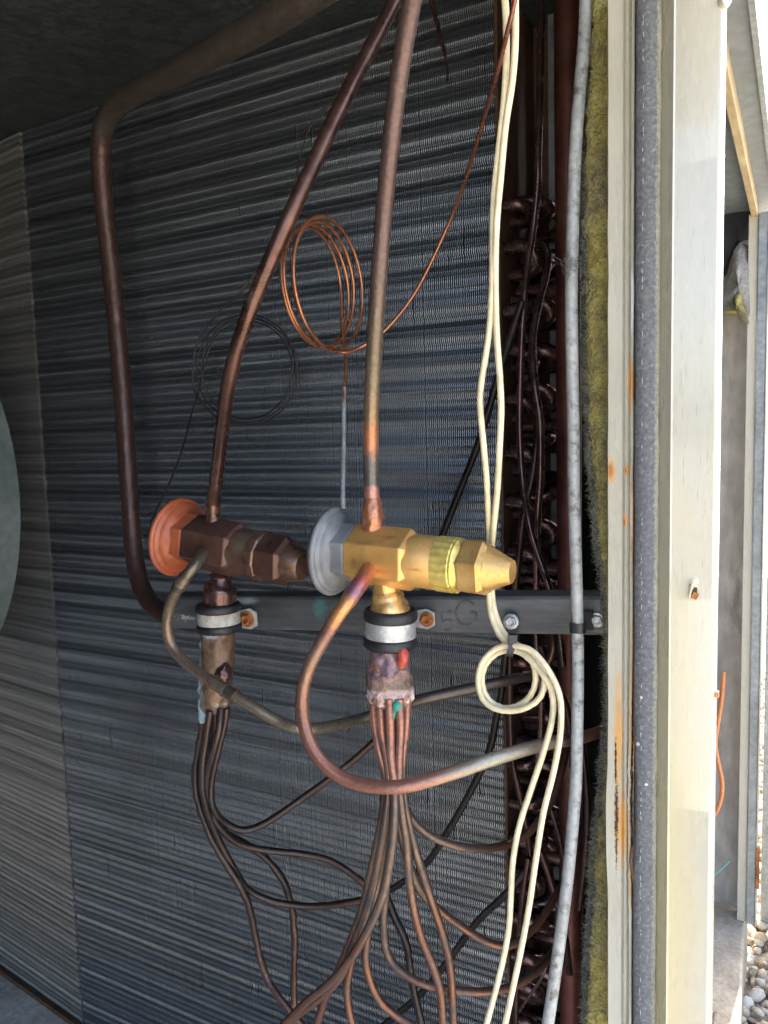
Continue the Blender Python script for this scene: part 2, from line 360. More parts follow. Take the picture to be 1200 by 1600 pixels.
def fast_mesh(name, V, Fc, Sx, m, parent=None, smooth=False):
    me = bpy.data.meshes.new(name); n = Fc.shape[1]
    me.vertices.add(len(V)); me.vertices.foreach_set('co', V.astype(np.float32).ravel())
    me.loops.add(Fc.size); me.loops.foreach_set('vertex_index', Fc.astype(np.int32).ravel())
    me.polygons.add(len(Fc)); me.polygons.foreach_set('loop_start', np.arange(0, Fc.size, n, dtype=np.int32))
    me.polygons.foreach_set('use_smooth', np.full(len(Fc), smooth))
    me.update(calc_edges=True); me.validate()
    if Sx is not None:
        at = me.attributes.new('s', 'FLOAT', 'POINT'); at.data.foreach_set('value', np.array(Sx, dtype=np.float32))
    me.materials.append(m); o = bpy.data.objects.new(name, me); COL.objects.link(o)
    if parent: o.parent = parent
    return o
m_peb = mat('pebble', [(0, (.30, .20, .11)), (.2, (.52, .43, .29)), (.4, (.40, .34, .24)), (.6, (.58, .50, .37)), (.8, (.40, .28, .15)), (1, (.46, .42, .34))],
            scale=60, rough=.85, attr=True, adist=.05, bump=.0006)
V, Fc, Sx = pebbles()
tag(fast_mesh('gravel', V, Fc, Sx, m_peb, smooth=True), 'pale rounded river pebbles beside the cabinet base', 'gravel', kind='stuff')

# ------------------------------------------------------------------ cabinet shell (the compartment looked into)
def slab(name, lo, hi, m, label, **k):
    lo = Vector(lo); hi = Vector(hi)
    o = build(name, box((lo+hi)/2, hi-lo), m, smooth=False, base=(lo+hi)/2); tag(o, label, kind='structure', **k); return o
XL, YN = -1.75, -.22                       # inner left side, near side (behind the camera)
slab('ceiling', (XL, YN, Z_CEIL), (X_FACE+.015, 1.0, Z_CEIL+.04), m_ceil, 'black fibre lined ceiling of the compartment')
slab('floor', (XL, YN, Z_FLOOR-.04), (X_FACE-.02, 1.0, Z_FLOOR), m_pan, 'dusty grey floor pan of the compartment')
slab('sky_block_slab', (X_FACE+.016, YN, Z_CEIL+.002), (.16, .42, Z_CEIL+.03), m_roof, 'added unseen grey slab blocking sky above the opening')  # unseen slab added to cut high sky light on the coil
slab('wall_left', (XL-.03, YN, Z_FLOOR), (XL, 1.0, Z_CEIL), m_dark, 'dark inner side of the compartment')
slab('near_light_block', (XL, YN-.03, Z_FLOOR+.20), (-.17, YN, Z_CEIL), m_dark, 'added unseen dark panel blocking light from the near side')  # unseen panel added and shaped to darken the left of the coil
slab('light_leak_strip', (-.089, .490, Z_FLOOR), (X_FACE-.001, .50, Z_CEIL), m_dark, 'added dark strip stopping a light leak behind the post')  # added behind the post to keep sun from leaking in
slab('wall_back', (XL, .97, Z_FLOOR), (-.12, 1.0, Z_CEIL), m_dark, 'dark sheet behind the coil')
slab('wall_right', (-.101, .485, Z_FLOOR), (-.090, .97, Z_CEIL), m_dark, 'dark inner face of the cabinet skin')

# ================================================================== finned coil
def fins(name, O, dirv, n, pitch, z0, z1, depthv, m, parent, seed, amp=1.0):
    rng = np.random.default_rng(seed)
    dz = .0254/12; nz = int((z1-z0)/dz); z = z0+np.arange(nz+1)*dz; ph = np.arange(nz+1) % 12
    zig = np.array([0, .55, 0, -.55]*3)*.001*amp
    rec = np.array([0, .1, .3, .7, 1.2, 1.5, 1.6, 1.5, 1.2, .7, .3, .1])*.001
    rowamp = rng.uniform(.3, 1.5, nz//12+2)[np.arange(nz+1)//12]
    rib = np.array([0, .16, .32, .16]*3)*.001*amp
    xo = zig[ph]*(.7+.5*rowamp); yo = rec[ph]*rowamp*.7+rib[ph]*(.6+.4*rowamp)
    dirv = np.array(dirv); nrm = np.array(depthv)
    V = []; Fc = []; off = 0; m_ = nz+1
    bends = [(rng.integers(0, n), rng.uniform(z0, z1), rng.uniform(.004, .02), rng.uniform(-.0016, .0016)) for _ in range(n//3)]
    bf = {}
    for b in bends:
        for q in range(int(rng.integers(1, 5))): bf.setdefault(b[0]+q, []).append(b)
    i = np.arange(nz); quad = np.stack([i, i+1, i+1+m_, i+m_], 1)
    for k in range(n):
        s = k*pitch+rng.normal(0, .00008)+xo
        sf = s.copy(); sb = s
        for (_, bz, br, ba) in bf.get(k, []): sf = sf+ba*np.exp(-((z-bz)/br)**2)
        y = yo+rng.normal(0, .00012)
        front = np.array(O)[None, :]+dirv[None, :]*sf[:, None]+nrm[None, :]*y[:, None]; front[:, 2] = z
        back = np.array(O)[None, :]+dirv[None, :]*sb[:, None]+nrm[None, :]*(y[:, None]+.0085); back[:, 2] = z
        lip = front-dirv[None, :]*(.0007+.0003*np.sin(ph*math.pi/2)[:, None])+nrm[None, :]*.00025
        V += [front, back, lip]; Fc += [quad+off, np.stack([i+2*m_, i+1+2*m_, i+1, i], 1)+off]; off += 3*m_
    V = np.concatenate(V)-np.array(parent.location); Fc = np.concatenate(Fc)
    o = fast_mesh(name, V, Fc, None, m, parent); o['kind'] = 'stuff'; return o

coil = root('finned_coil', ((X_END+X_B)/2, YC, Z_FLOOR), 'tall dark finned coil standing behind the two valves', 'coil')
PITCH_F = .0020
n1 = int((X_END-.004-X_B)/PITCH_F)
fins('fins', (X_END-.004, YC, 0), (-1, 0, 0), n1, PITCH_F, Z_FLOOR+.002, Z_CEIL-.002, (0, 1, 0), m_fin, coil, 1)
build('light_block_sheet', box(((X_END+X_B)/2, YC+.016, (Z_FLOOR+Z_CEIL)/2), (X_END-X_B, .006, Z_CEIL-Z_FLOOR-.01)), m_block, coil, smooth=False)  # dark sheet added behind the fins to block light
# end plate with a folded lip
zz0, zz1 = Z_FLOOR+.002, Z_CEIL-.002
build('end_plate', prism([(X_END-.003, YC-.002), (X_END, YC-.002), (X_END, YC+.10), (X_END+.014, YC+.10), (X_END+.014, YC+.102), (X_END-.003, YC+.102)], zz0, zz1), m_plate, coil, smooth=False)

# return bends: hairpins standing proud of the end plate
def hairpin(r=.0056, R=.0127, st=.009):
    pts = [(0, 0, -R, r), (st, 0, -R, r)]
    for k in range(1, 12):
        a = -math.pi/2+math.pi*k/12; pts.append((st+R*math.cos(a), 0, R*math.sin(a), r))
    pts += [(st, 0, R, r), (0, 0, R, r)]
    return sweep(pts, 10)
hp = build('return_bend', hairpin(), m_cu_purple, angle=60, base=(0, 0, 0)); hpm = hp.data; bpy.data.objects.remove(hp)
nb = 0
for col, (yy, dz) in enumerate([(YC+.016, 0), (YC+.044, .019), (YC+.074, .006)]):
    z = Z_FLOOR+.05+dz
    while z < P(820, 290, YC+.03).z:
        o = bpy.data.objects.new('return_bend', hpm); COL.objects.link(o); o.parent = coil
        o.location = Vector((X_END+.001, yy, z))-coil.location
        o.rotation_euler = (random.choice([1.05, 1.15, .9, 2.1, .5])+random.uniform(-.12, .12), random.uniform(-.05, .05), 0)
        sc = random.uniform(.95, 1.25); o.scale = (sc*(1.0+.3*col), sc, 1); z += random.uniform(.036, .050); nb += 1

# second slab, turned a little away
coil2 = root('finned_coil', (X_B-.2, YC+.02, Z_FLOOR), 'strip of finned coil with light painted into its paler colour behind the grey fan ring', 'coil')
a2 = math.radians(7); n2 = 230
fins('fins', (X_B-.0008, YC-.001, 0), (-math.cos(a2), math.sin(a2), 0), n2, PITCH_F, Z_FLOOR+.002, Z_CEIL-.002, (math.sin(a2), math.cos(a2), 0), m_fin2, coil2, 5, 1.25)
pc = Vector((X_B-.22*math.cos(a2)+.016*math.sin(a2), YC+.22*math.sin(a2)+.017*math.cos(a2), (Z_FLOOR+Z_CEIL)/2))
build('light_block_sheet', box(pc, (.44, .004, Z_CEIL-Z_FLOOR-.012), Matrix.Rotation(-a2, 3, 'Z')), m_block, coil2, smooth=False)  # same added light-blocking sheet, behind the turned strip
# rusty pan edge at the foot of the strip
build('foot_rail', box(pc+Vector((-.004*math.sin(a2), -.022*math.cos(a2), -(Z_CEIL-Z_FLOOR)/2+.0045)), (.44, .006, .007), Matrix.Rotation(-a2, 3, 'Z')), m_plate, coil2, smooth=False)

# ------------------------------------------------------------------ header pipe and stubs
hx = P(889, 700, .70).x
hd = root('header_pipe', (hx, .70, Z_FLOOR), 'thick red brown vertical header pipe beside the return bends', 'pipe')
build('riser', sweep([(hx, .70, Z_FLOOR+.03, .0112), (hx, .70, (Z_FLOOR+Z_CEIL)/2, .0112), (hx, .70, Z_CEIL-.003, .0112)], 24), m_header, hd)
for (ypx, rr) in ((457, .0066), (665, .0050), (885, .0050), (1118, .0060), (1330, .0055)):
    zc = P(830, ypx, .70).z
    st = build('stub', sweep([(hx-.006, .70, zc, rr), ((hx+X_END)/2, .70, zc, rr), (X_END+.002, .70, zc, rr)], 18), m_header, hd)
    build('collar', sweep([(hx-.020, .70, zc, rr*1.22), (hx-.0085, .70, zc, rr*1.22)], 18), m_cu_purple, st)
slab_ = build('support_strip', prism([(hx-.030, .745), (hx-.012, .745), (hx-.012, .741), (hx-.008, .741), (hx-.008, .750), (hx-.030, .750)], Z_FLOOR+.002, Z_CEIL-.002), m_galv, smooth=False)
tag(slab_, 'grey galvanised upright strip behind the header pipe', 'bracket')

# ------------------------------------------------------------------ capillary tubes among the return bends
for pts, lab, mm, dd in [
    ([(846, -20, .64), (844, 120, .63), (841, 240, .62), (840, 290, .62), (833, 360, .62), (824, 420, .615), (818, 481, .61), (814, 563, .61), (812, 664, .61), (816, 745, .61), (826, 814, .60), (838, 859, .60), (856, 912, .60), (870, 960, .61), (880, 1040, .62)],
     'thin purple copper tube running full height in front of the return bends', m_cu_purple, .0058),
    ([(820, 385, .66), (838, 378, .655), (852, 385, .65), (857, 405, .65), (853, 430, .64), (842, 473, .63), (832, 534, .62), (836, 603, .61), (844, 660, .61), (844, 745, .61), (840, 806, .61), (838, 912, .62), (838, 1000, .63), (846, 1100, .64), (842, 1180, .64), (828, 1250, .64)],
     'hooked purple copper tube weaving past the header stub', m_cu_purple, .0062),
    ([(838, 650, .64), (838, 692, .63), (832, 745, .625), (818, 806, .62), (806, 912, .62), (797, 1000, .63), (797, 1100, .635), (800, 1180, .635), (812, 1240, .635), (824, 1300, .64), (835, 1400, .65)],
     'brown copper tube dropping behind the cream wire loop', m_cu_dark, .0062),
    ([(845, 1010, .60), (868, 1070, .60), (886, 1110, .61), (895, 1200, .63)], 'brown tube slanting behind the lower conduit', m_cu_dark, .006),
    ([(862, 990, .585), (864, 1015, .58), (856, 1035, .58), (842, 1045, .585), (825, 1052, .59)], 'short glossy copper elbow below the steel strut', m_cu_old, .0075),
    ([(858, 1255, .62), (872, 1300, .62), (882, 1350, .63), (889, 1420, .64)], 'thin brown tube rising past the lower wires', m_cu_dark, .0045),
    ([(826, 1340, .62), (818, 1390, .62), (812, 1450, .63), (808, 1520, .64), (806, 1610, .64)], 'thin upright brown tube between the cream wires', m_cu_dark, .0050),
    ([(845, 1330, .61), (862, 1380, .61), (880, 1450, .62), (890, 1520, .64)], 'thicker brown tube crossing behind the conduit foot', m_cu_dark, .0065),
    ([(858, 1500, .60), (845, 1530, .60), (828, 1555, .61), (812, 1580, .62)], 'thin shiny wire slanting near the foot of the conduit', m_cu_purple, .0025),
    ([(898, 1090, .60), (912, 1180, .60), (918, 1260, .61), (914, 1340, .62), (905, 1420, .63)], 'dark tube bowed beside the fibreglass edge', m_cu_dark, .0055),
    ]:
    tube('capillary_tube', pts, dd, mm, lab, 'tube')
for pts, lab in [
    ([(816, 470, .60), (800, 520, .605), (784, 570, .615), (765, 635, .62), (745, 700, .625), (717, 770, .63), (690, 840, .635), (660, 920, .64)], 'straight black tube slanting down behind the brass valve'),
    ([(792, 1000, .61), (785, 1070, .615), (776, 1120, .62), (762, 1180, .62), (727, 1252, .62), (699, 1300, .62), (665, 1350, .625), (617, 1386, .63), (570, 1410, .635)], 'black tube slanting down behind the loop of cream wire'),
    ([(822, 1360, .62), (789, 1398, .62), (744, 1442, .62), (699, 1503, .62), (657, 1553, .62), (600, 1602, .62), (560, 1630, .625)], 'lowest black tube slanting across the coil foot')]:
    tube('black_tube', pts, .0064, m_cu_black, lab, 'tube')

# ------------------------------------------------------------------ large suction pipe, liquid pipes
tube('suction_pipe', [(520, -32, .40, .0205), (440, 20, .42, .0205), (330, 84, .46, .0205), (240, 130, .51, .0205), (190, 158, .54, .0205), (167, 185, .555, .020), (158, 225, .565, .0195), (160, 290, .57, .019), (167, 360, .575, .0185), (180, 480, .58, .0185),
      (192, 620, .58, .0185), (203, 780, .575, .0185), (209, 860, .57, .0185), (222, 920, .56, .0185), (250, 955, .55, .0185), (290, 970, .54, .0185), (330, 974, .54, .0185)], .019, m_dust,
     'thick dusty brown pipe bent over at the top and tucked behind the strut', 'pipe', seg=24, lump=.0005, lscale=90)
tube('liquid_pipe', [(640, -45, .46), (610, 15, .45), (570, 92, .43), (535, 160, .41), (470, 300, .385), (420, 412, .375), (385, 500, .375), (360, 585, .385), (346, 680, .405), (337, 760, .42), (334, 790, .425), (333, 826, .425)], .0094, m_cu_old,
     'brown copper pipe curving down into the old brown valve', 'pipe', seg=20)
m_p3 = mat('new_pipe_copper', [(0, (.11, .068, .060)), (.44, (.125, .08, .07)), (.58, (.15, .11, .08)), (.68, (.18, .14, .09)), (.745, (.24, .155, .09)), (.785, (.44, .18, .08)), (.81, (.40, .17, .10)),
      (.835, (.13, .115, .10)), (.885, (.11, .105, .10)), (.90, (.46, .22, .17)), (.96, (.46, .20, .15)), (1, (.40, .17, .11))], scale=70, metal=.55, rough=.4, attr=True, adist=.035, bump=.0003)
tube('liquid_pipe', [(655, -60, .35), (640, 20, .36), (625, 110, .37), (612, 210, .38), (600, 330, .395), (591, 450, .405), (584, 560, .415), (580, 650, .42), (580, 740, .425), (582, 800, .425), (583, 842, .425)], .0098, m_p3,
     'straight copper pipe heat marked above the new brass valve', 'pipe', seg=22)
# ------------------------------------------------------------------ steel strut across the compartment
BA, BB = P(268, 957, .4545), P(946, 962, .500)
def brace_at(x, y):                        # point on the strut's front face under a pixel
    u = (BB-BA); nrm = Vector((u.y, -u.x, 0)).normalized(); d = ray(x, y)
    return CAM+d*((BA-CAM).dot(nrm)/d.dot(nrm))
ub = (BB-BA).normalized(); hb = .0118
nb_ = Vector((ub.y, -ub.x, 0)).normalized()   # towards camera
vb = nb_.cross(ub).normalized();  vb = vb if vb.z > 0 else -vb
strut = root('steel_strut', BA, 'grey steel channel strut carrying both distributor clamps', 'strut')
prof = [(0, -hb), (.0004, -hb-.0010), (.0018, -hb-.0016), (.020, -hb-.0016), (.020, -hb), (.0022, -hb+.0006), (.0022, hb-.0006), (.020, hb), (.020, hb+.0016), (.0030, hb+.0016), (.0010, hb+.0008), (0, hb-.0012)]
V = []; n = len(prof)
for e in (BA, BB):
    for (d, h) in prof: V.append(e-nb_*d+vb*h)
Fc = [(i, (i+1) % n, n+(i+1) % n, n+i) for i in range(n)]+[tuple(range(n)), tuple(range(n, 2*n))]
m_strut_s = m_strut
b1, b2, b3 = (brace_at(382, 938)-BA), (brace_at(500, 950)-BA), (brace_at(290, 965)-BA)
blob_layer(m_strut_s, [(*b1, .014, .02, .004)], (.32, .38, .42), nscale=160, namp=.4)
blob_layer(m_strut_s, [(*b2, .006, .02, .012)], (.08, .20, .19), nscale=240, namp=.9)
blob_layer(m_strut_s, [(*b3, .016, .02, .005)], (.40, .42, .40), nscale=420, namp=1.4, soft=(.2, .5))
build('channel', (V, Fc, [0]*len(V)), m_strut_s, strut, angle=25)
# hand-written marker figures
m_ink = mat('black_marker', [(.3, (.03, .03, .033)), (.5, (.055, .056, .06)), (.65, (.11, .113, .118))], scale=160, rough=.6)
def stroke(pts, wd):
    path = []
    for (x, y) in pts:
        q = brace_at(x, y)+nb_*.0002; path.append((q.x, q.y, q.z, wd))
    V, Fc, Sx = sweep(spline(path, .001), 6)
    V = [v-nb_*((v-BA).dot(nb_)*.9) + nb_*.0003 for v in V]
    return V, Fc, Sx
build('marking', join(stroke([(706, 955), (699, 957), (691, 961)], .0010), stroke([(691, 961), (691, 966), (692, 971), (699, 968), (708, 971), (710, 979), (703, 985), (694, 984)], .0010)), m_ink, strut)['label'] = 'hand-written black 5 on the strut'
build('marking', stroke([(741, 944), (730, 938), (717, 946), (713, 960), (719, 973), (732, 976), (743, 969), (744, 957), (735, 956)], .0010), m_ink, strut)['label'] = 'hand-written black G on the strut'

def screw(name, at, nrm, r, m, parent=None, label=None, cat=None, slot=True):
    nrm = Vector(nrm).normalized(); rt = parent or root(name, at, label, cat)
    if parent: rt = parent
    build('washer', lathe([(0, r), (r*.10, r), (r*.20, r*.92), (r*.24, r*.70)], nrm, at, 28), m, rt)
    build('hex_head', lathe([(r*.2, r*.72), (r*.55, r*.72), (r*.68, r*.60), (r*.66, r*.42), (r*.56, r*.36)], nrm, at, 6, phase=.3), m, rt, smooth=False, bevel=r*.05)
    return rt
s1 = brace_at(800, 969); s2 = brace_at(933, 968)
screw('hex_screw', s1+nb_*.0032, nb_, px(800, 969, .47, 13.5), m_screw, None, 'bright zinc hex screw above the loop of cream wire', 'screw')
screw('hex_screw', s2+nb_*.0006, nb_, px(936, 968, .49, 12.5), m_screw, None, 'dull hex screw on the strut beside the grey conduit tie', 'screw')

# ================================================================== expansion valves
def txv(A, B, head_m, nut_m, body_m, ring_m, cap_m, cone_m, new, label, body_label=None):
    L = (B-A).length; u = (B-A).normalized(); k = 1.0
    rt = root('expansion_valve', A, label, 'valve')
    mmv = lambda lst: [(a*.001*k, r*.001*k) for a, r in lst]
    view = (CAM-A).normalized(); view = (view-u*view.dot(u)).normalized()
    hd_ = build('diaphragm_head', lathe(mmv([(-10, 6), (-9.5, 15), (-8, 22), (-5, 26), (-2.6, 28.0), (-1.8, 29.2), (-.6, 29.6), (.8, 29.3), (1.5, 28.4), (1.7, 27.2), (1.5, 26.6), (2.2, 25.9), (3.2, 25.2), (3.6, 24.0), (3.4, 23.2), (4.6, 20.5), (6.2, 18.5), (7.0, 16.5)]), u, A, 72), head_m, rt, angle=50)
    build('hex_nut', lathe(mmv([(5.2, 17.4), (6.0, 19.4), (14.6, 19.4), (16.0, 18.6)]), u, A, 6, phase=math.radians(-15), upv=view), nut_m, rt, smooth=False, bevel=.0006)
    ph = math.radians(-17)
    bd = build('body', lathe(mmv([(15.2, 16.5), (16.0, 19.2), (17.4, 20.2), (55.5, 20.2), (58.6, 17.6)]), u, A, 6, phase=ph, upv=view), body_m, rt, smooth=False, bevel=.0008)
    build('barrel', lathe(mmv([(50, 16.6), (74.5, 16.6), (75.4, 16.0)]), u, A, 56), body_m, rt)
    if new:
        kr = []
        n = 44
        V = []; Fc = []
        for t, r in ((74.6, 15.8), (75.2, 17.2), (86.6, 17.2), (87.4, 16.6)):
            for q in range(n):
                v0 = Vector((0, 0, 1)); v0 = (v0-u*v0.dot(u)).normalized(); w0 = u.cross(v0)
                rr = (r-(.45 if q % 2 else 0))*.001; th = 2*math.pi*q/n
                V.append(A+u*t*.001+(v0*math.cos(th)+w0*math.sin(th))*rr)
        for i in range(3):
            for q in range(n): Fc.append((i*n+q, i*n+(q+1) % n, (i+1)*n+(q+1) % n, (i+1)*n+q))
        Fc.append(tuple(range(n))); Fc.append(tuple(range(3*n, 4*n)))
        build('knurled_ring', (V, Fc, [0]*len(V)), ring_m, rt, smooth=False)
        build('seal_ring', lathe(mmv([(86.8, 15.9), (87.6, 16.9), (88.6, 16.9), (89.6, 15.6), (92.5, 14.6), (93, 13)]), u, A, 48), m_brass_b, rt)
        cp = build('cap_nut', lathe(mmv([(90.6, 15.4), (92.0, 17.8), (104.4, 17.8), (107.4, 15.6), (108.2, 13.4)]), u, A, 6, phase=math.radians(-4), upv=view), cap_m, rt, smooth=False, bevel=.0013)
        build('cap_cone', lathe(mmv([(105.5, 14.8), (108.5, 13.2), (117, 9.2), (121, 7.4), (121.9, 6.8), (122.1, 5.8), (121.8, 4.4)]), u, A, 40), cone_m, cp)
    else:
        build('collar_ring', lathe(mmv([(72.5, 16.0), (73.4, 17.8), (79.6, 17.8), (80.8, 16.6)]), u, A, 12, phase=.2), ring_m, rt, smooth=False, bevel=.0005)
        cp = build('cap_nut', lathe(mmv([(80.0, 15.4), (81.2, 18.0), (97.6, 18.0), (100.6, 15.6), (101, 14)]), u, A, 6, phase=math.radians(-8), upv=view), cap_m, rt, smooth=False, bevel=.0010)
        build('cap_cone', lathe(mmv([(99, 14.0), (101.5, 13.6), (110.5, 11.2), (112.2, 10.2), (112.6, 8.4)]), u, A, 40), cone_m, cp)
    return rt
A1, B1 = P(280, 839, .425), P(478, 884, .425)
A2, B2 = P(524, 861, .425), P(796, 893, .425)
blob_layer(m_brass, [(.030, -.016, .008, .007, .02, .0016), (.046, -.016, .012, .006, .02, .0012), (.024, -.018, -.004, .004, .02, .004), (.066, -.016, -.006, .005, .02, .0012), (.040, -.016, -.008, .012, .02, .002)], (.42, .20, .06), soft=(.0, 1.1), nscale=700, namp=1.4)
v1 = txv(A1, B1, m_orangep, m_orangep, m_brown, m_brown2, m_brown, m_brown2, False, 'old browned expansion valve with an orange painted diaphragm head')
v2 = txv(A2, B2, m_greyp, m_greyp, m_brass, m_brass_b, m_brass_c, m_brass_c, True, 'new golden brass expansion valve with a grey diaphragm head')
# inlet sockets
def lathe_px(pts, Y, seg=40, lump=0, lscale=150):
    path = []
    for (x, y, hw) in pts:
        q = P(x, y, Y); path.append((q.x, q.y, q.z, px(x, y, Y, hw)))
    # refine for lumps
    if lump:
        out = []
        for i in range(len(path)-1):
            a, b = path[i], path[i+1]; kk = max(1, int((Vector(b[:3])-Vector(a[:3])).length/.0012))
            for j in range(kk): out.append([a[t]+(b[t]-a[t])*j/kk for t in range(4)])
        out.append(path[-1]); path = out
    return sweep(path, seg, lump, lscale)
m_joint = mat('heat_tinted_copper', [(.25, (.42, .14, .05)), (.42, (.50, .20, .09)), (.55, (.36, .15, .09)), (.7, (.22, .10, .12))], scale=90, metal=.6, rough=.32, bump=.0004, dirt=(.09, .07, .05), dscale=70, dlo=.6, dhi=.75)
build('inlet_socket', lathe_px([(582, 778, 12.5), (582, 786, 14.5), (582, 798, 16.2), (583, 806, 17), (583, 808, 17.6), (583, 824, 17.6), (584, 842, 17.6)], .425, 32, .0006, 260), m_joint, v2, angle=70)
build('inlet_socket', lathe_px([(334, 776, 9.6), (334, 778, 11), (334, 781, 10), (334, 786, 10.6), (333, 788, 11.4), (333, 800, 11.4), (333, 803, 9.8), (333, 808, 10), (333, 810, 11.6), (333, 814, 11.8), (333, 822, 14)], .425, 32), m_brown2, v1)

# ------------------------------------------------------------------ equaliser tubes
m_eq2 = mat('equaliser_copper', [(0, (.50, .26, .10)), (.035, (.52, .20, .08)), (.06, (.40, .10, .06)), (.085, (.22, .10, .13)), (.105, (.52, .24, .08)), (.13, (.56, .26, .10)), (.16, (.22, .11, .09)), (.20, (.24, .15, .10)),
     (.30, (.22, .10, .065)), (.45, (.30, .13, .085)), (.55, (.32, .16, .11)), (.64, (.27, .25, .19)), (.75, (.25, .20, .15)), (.88, (.25, .12, .08)), (1, (.08, .05, .04))], scale=80, metal=.55, rough=.36, attr=True, adist=.03, bump=.0002)
tube('equaliser_tube', [(581, 884, .416, .0100), (575, 893, .406, .0100), (567, 905, .396, .0098), (556, 921, .389, .0102), (545, 938, .384, .0098), (540, 945, .381, .0086), (524, 968, .379, .0086), (505, 1000, .377, .0084), (484, 1040, .374, .0082), (473, 1080, .372, .0080), (474, 1125, .370, .0080), (488, 1168, .368, .0080), (515, 1202, .368, .0080),
     (553, 1223, .370, .0080), (600, 1230, .373, .0080), (645, 1226, .378, .0080), (710, 1207, .39, .0080), (780, 1183, .41, .0080), (850, 1163, .445, .0080), (900, 1154, .48, .0080), (930, 1146, .502, .0080), (955, 1136, .515, .0080), (985, 1128, .525, .0080)], .008, m_eq2,
     'bare copper equaliser tube looping from the brass valve', 'tube', seg=18)
m_eq1 = mat('olive_equaliser_copper', [(0, (.13, .11, .075)), (.10, (.15, .115, .075)), (.25, (.20, .14, .10)), (.45, (.17, .135, .09)), (.60, (.23, .19, .14)), (.66, (.10, .08, .065)), (1, (.09, .065, .05))], scale=60, metal=.6, rough=.36, attr=True, adist=.06, bump=.0002)
e1 = tube('equaliser_tube', [(318, 862, .408), (312, 874, .398), (300, 889, .39), (288, 903, .388), (276, 922, .388), (265, 948, .39), (261, 978, .392), (268, 1008, .394), (288, 1033, .394), (318, 1056, .393), (350, 1077, .392), (395, 1104, .395), (437, 1128, .40), (478, 1139, .405), (520, 1134, .43), (560, 1124, .455), (600, 1112, .47), (645, 1096, .475), (720, 1079, .49), (790, 1064, .51), (830, 1054, .53), (850, 1046, .55)], .0078, m_eq1,
     'olive tarnished equaliser tube swinging from the old brown valve to the right', 'tube', seg=18)
ev = pipe_path([(330, 1064, .392, .0090), (350, 1077, .392, .0090), (368, 1088, .392, .0090)], step=.002)
build('coupling', sweep(ev, 18), m_eq1, e1)
for q in ((331, 1065), (351, 1078), (367, 1088)):
    d = (P(370, 1089, .392)-P(330, 1064, .392)).normalized()
    build('ring', lathe([(-.0005, .0040), (-.0002, .0049), (.0002, .0049), (.0005, .0040)], d, P(q[0], q[1], .392), 24), m_brown2, e1)
ev = pipe_path([(290, 900, .3885, .0090), (283, 911, .388, .0092), (277, 921, .388, .0090)], step=.002)
build('coupling', sweep(ev, 18), m_eq1, e1)

# ------------------------------------------------------------------ sensing-bulb capillaries
def helix_px(xc, yc, Yc, R, turns, pitchx, ph0, lead, tail, squash=1.0):
    cpt = P(xc, yc, Yc); path = []; N = int(turns*48)
    for i in range(N+1):
        t = i/48; a = ph0+2*math.pi*t
        rr = R*(.93+.035*t+.02*math.sin(t*2.3))
        path.append((cpt.x+pitchx*(t-turns/2)+.0015*math.sin(3.1*t), cpt.y+rr*squash*math.cos(a), cpt.z+rr*math.sin(a), .00125))
    return path
h = helix_px(505, 447, .475, .0435, 3.72, .0052, 0.2, None, None)
m_cap = mat('capillary_copper', [(0, (.42, .18, .10)), (.3, (.50, .20, .09)), (.75, (.44, .17, .085)), (.88, (.34, .13, .075)), (1, (.22, .09, .06))], scale=60, metal=.7, rough=.3, attr=True, adist=.01)
lead = [(537, 640, .465), (538, 606, .4735), (541, 578, .485), (539, 548, .495), (534, 505, .505)]
lp = [(*P(x, y, Y), .0013) for x, y, Y in lead]
tail = [(*P(x, y, Y), .0013) for x, y, Y in [(535, 551, .48), (562, 543, .482), (600, 518, .49), (650, 455, .50), (700, 352, .50), (728, 278, .475), (750, 205, .445), (775, 120, .41), (800, 20, .385), (812, -40, .38)]]
tube_path = spline(lp+[tuple(q) for q in h[::4]]+tail, .003)
m_greyl = mat('grey_painted_lead', [(.3, (.24, .245, .245)), (.7, (.31, .315, .31))], scale=60, rough=.45)
cap2 = build('capillary_coil', sweep(tube_path, 8), m_cap, angle=80)
build('grey_lead', sweep(spline([(*P(x, y, Y), .00148) for x, y, Y in [(537, 793, .4298), (536, 775, .43), (537, 700, .45), (537, 640, .465), (538, 606, .4735)]], .003), 10), m_greyl, cap2)
tag(cap2, 'coil of thin bright copper capillary above the brass valve', 'capillary')

m_cap1 = mat('dark_capillary', [(.3, (.035, .035, .036)), (.6, (.07, .066, .063)), (.8, (.12, .095, .08))], scale=50, metal=.5, rough=.45)
ptsE = [(234, 838, .425), (238, 812, .43), (252, 780, .45), (266, 752, .48), (284, 705, .53), (300, 645, .58), (312, 605, .60)]
for k in range(int(2.93*24)+1):
    t = k/24; a = math.pi+.25+2*math.pi*t; rx, ry = 66+6.2*t+1.5*math.sin(5*t), 74+5.2*t
    ptsE.append((387-1.0*t+rx*math.cos(a), 577+ry*math.sin(a), .613+.004*math.sin(a*1.7)-.003*t))
ptsE += [(304, 550, .597), (317, 520, .594), (340, 490, .59), (360, 470, .59), (378, 453, .592), (420, 395, .60), (455, 310, .61), (470, 240, .62), (490, 190, .62), (530, 150, .62), (580, 140, .62), (630, 150, .62)]
tube('capillary_coil', ptsE, .0016, m_cap1, 'loops of thin blackened capillary hanging on the coil behind the old valve', 'capillary', seg=8)
tube('capillary_tail', [(668, -25, .5, .0035), (680, 25, .52, .0034), (692, 70, .55, .0030), (699, 105, .58, .0025), (698, 128, .60, .0018)], .003, m_cu_dark, 'loose brown tube end hanging from the ceiling', 'tube', seg=10)

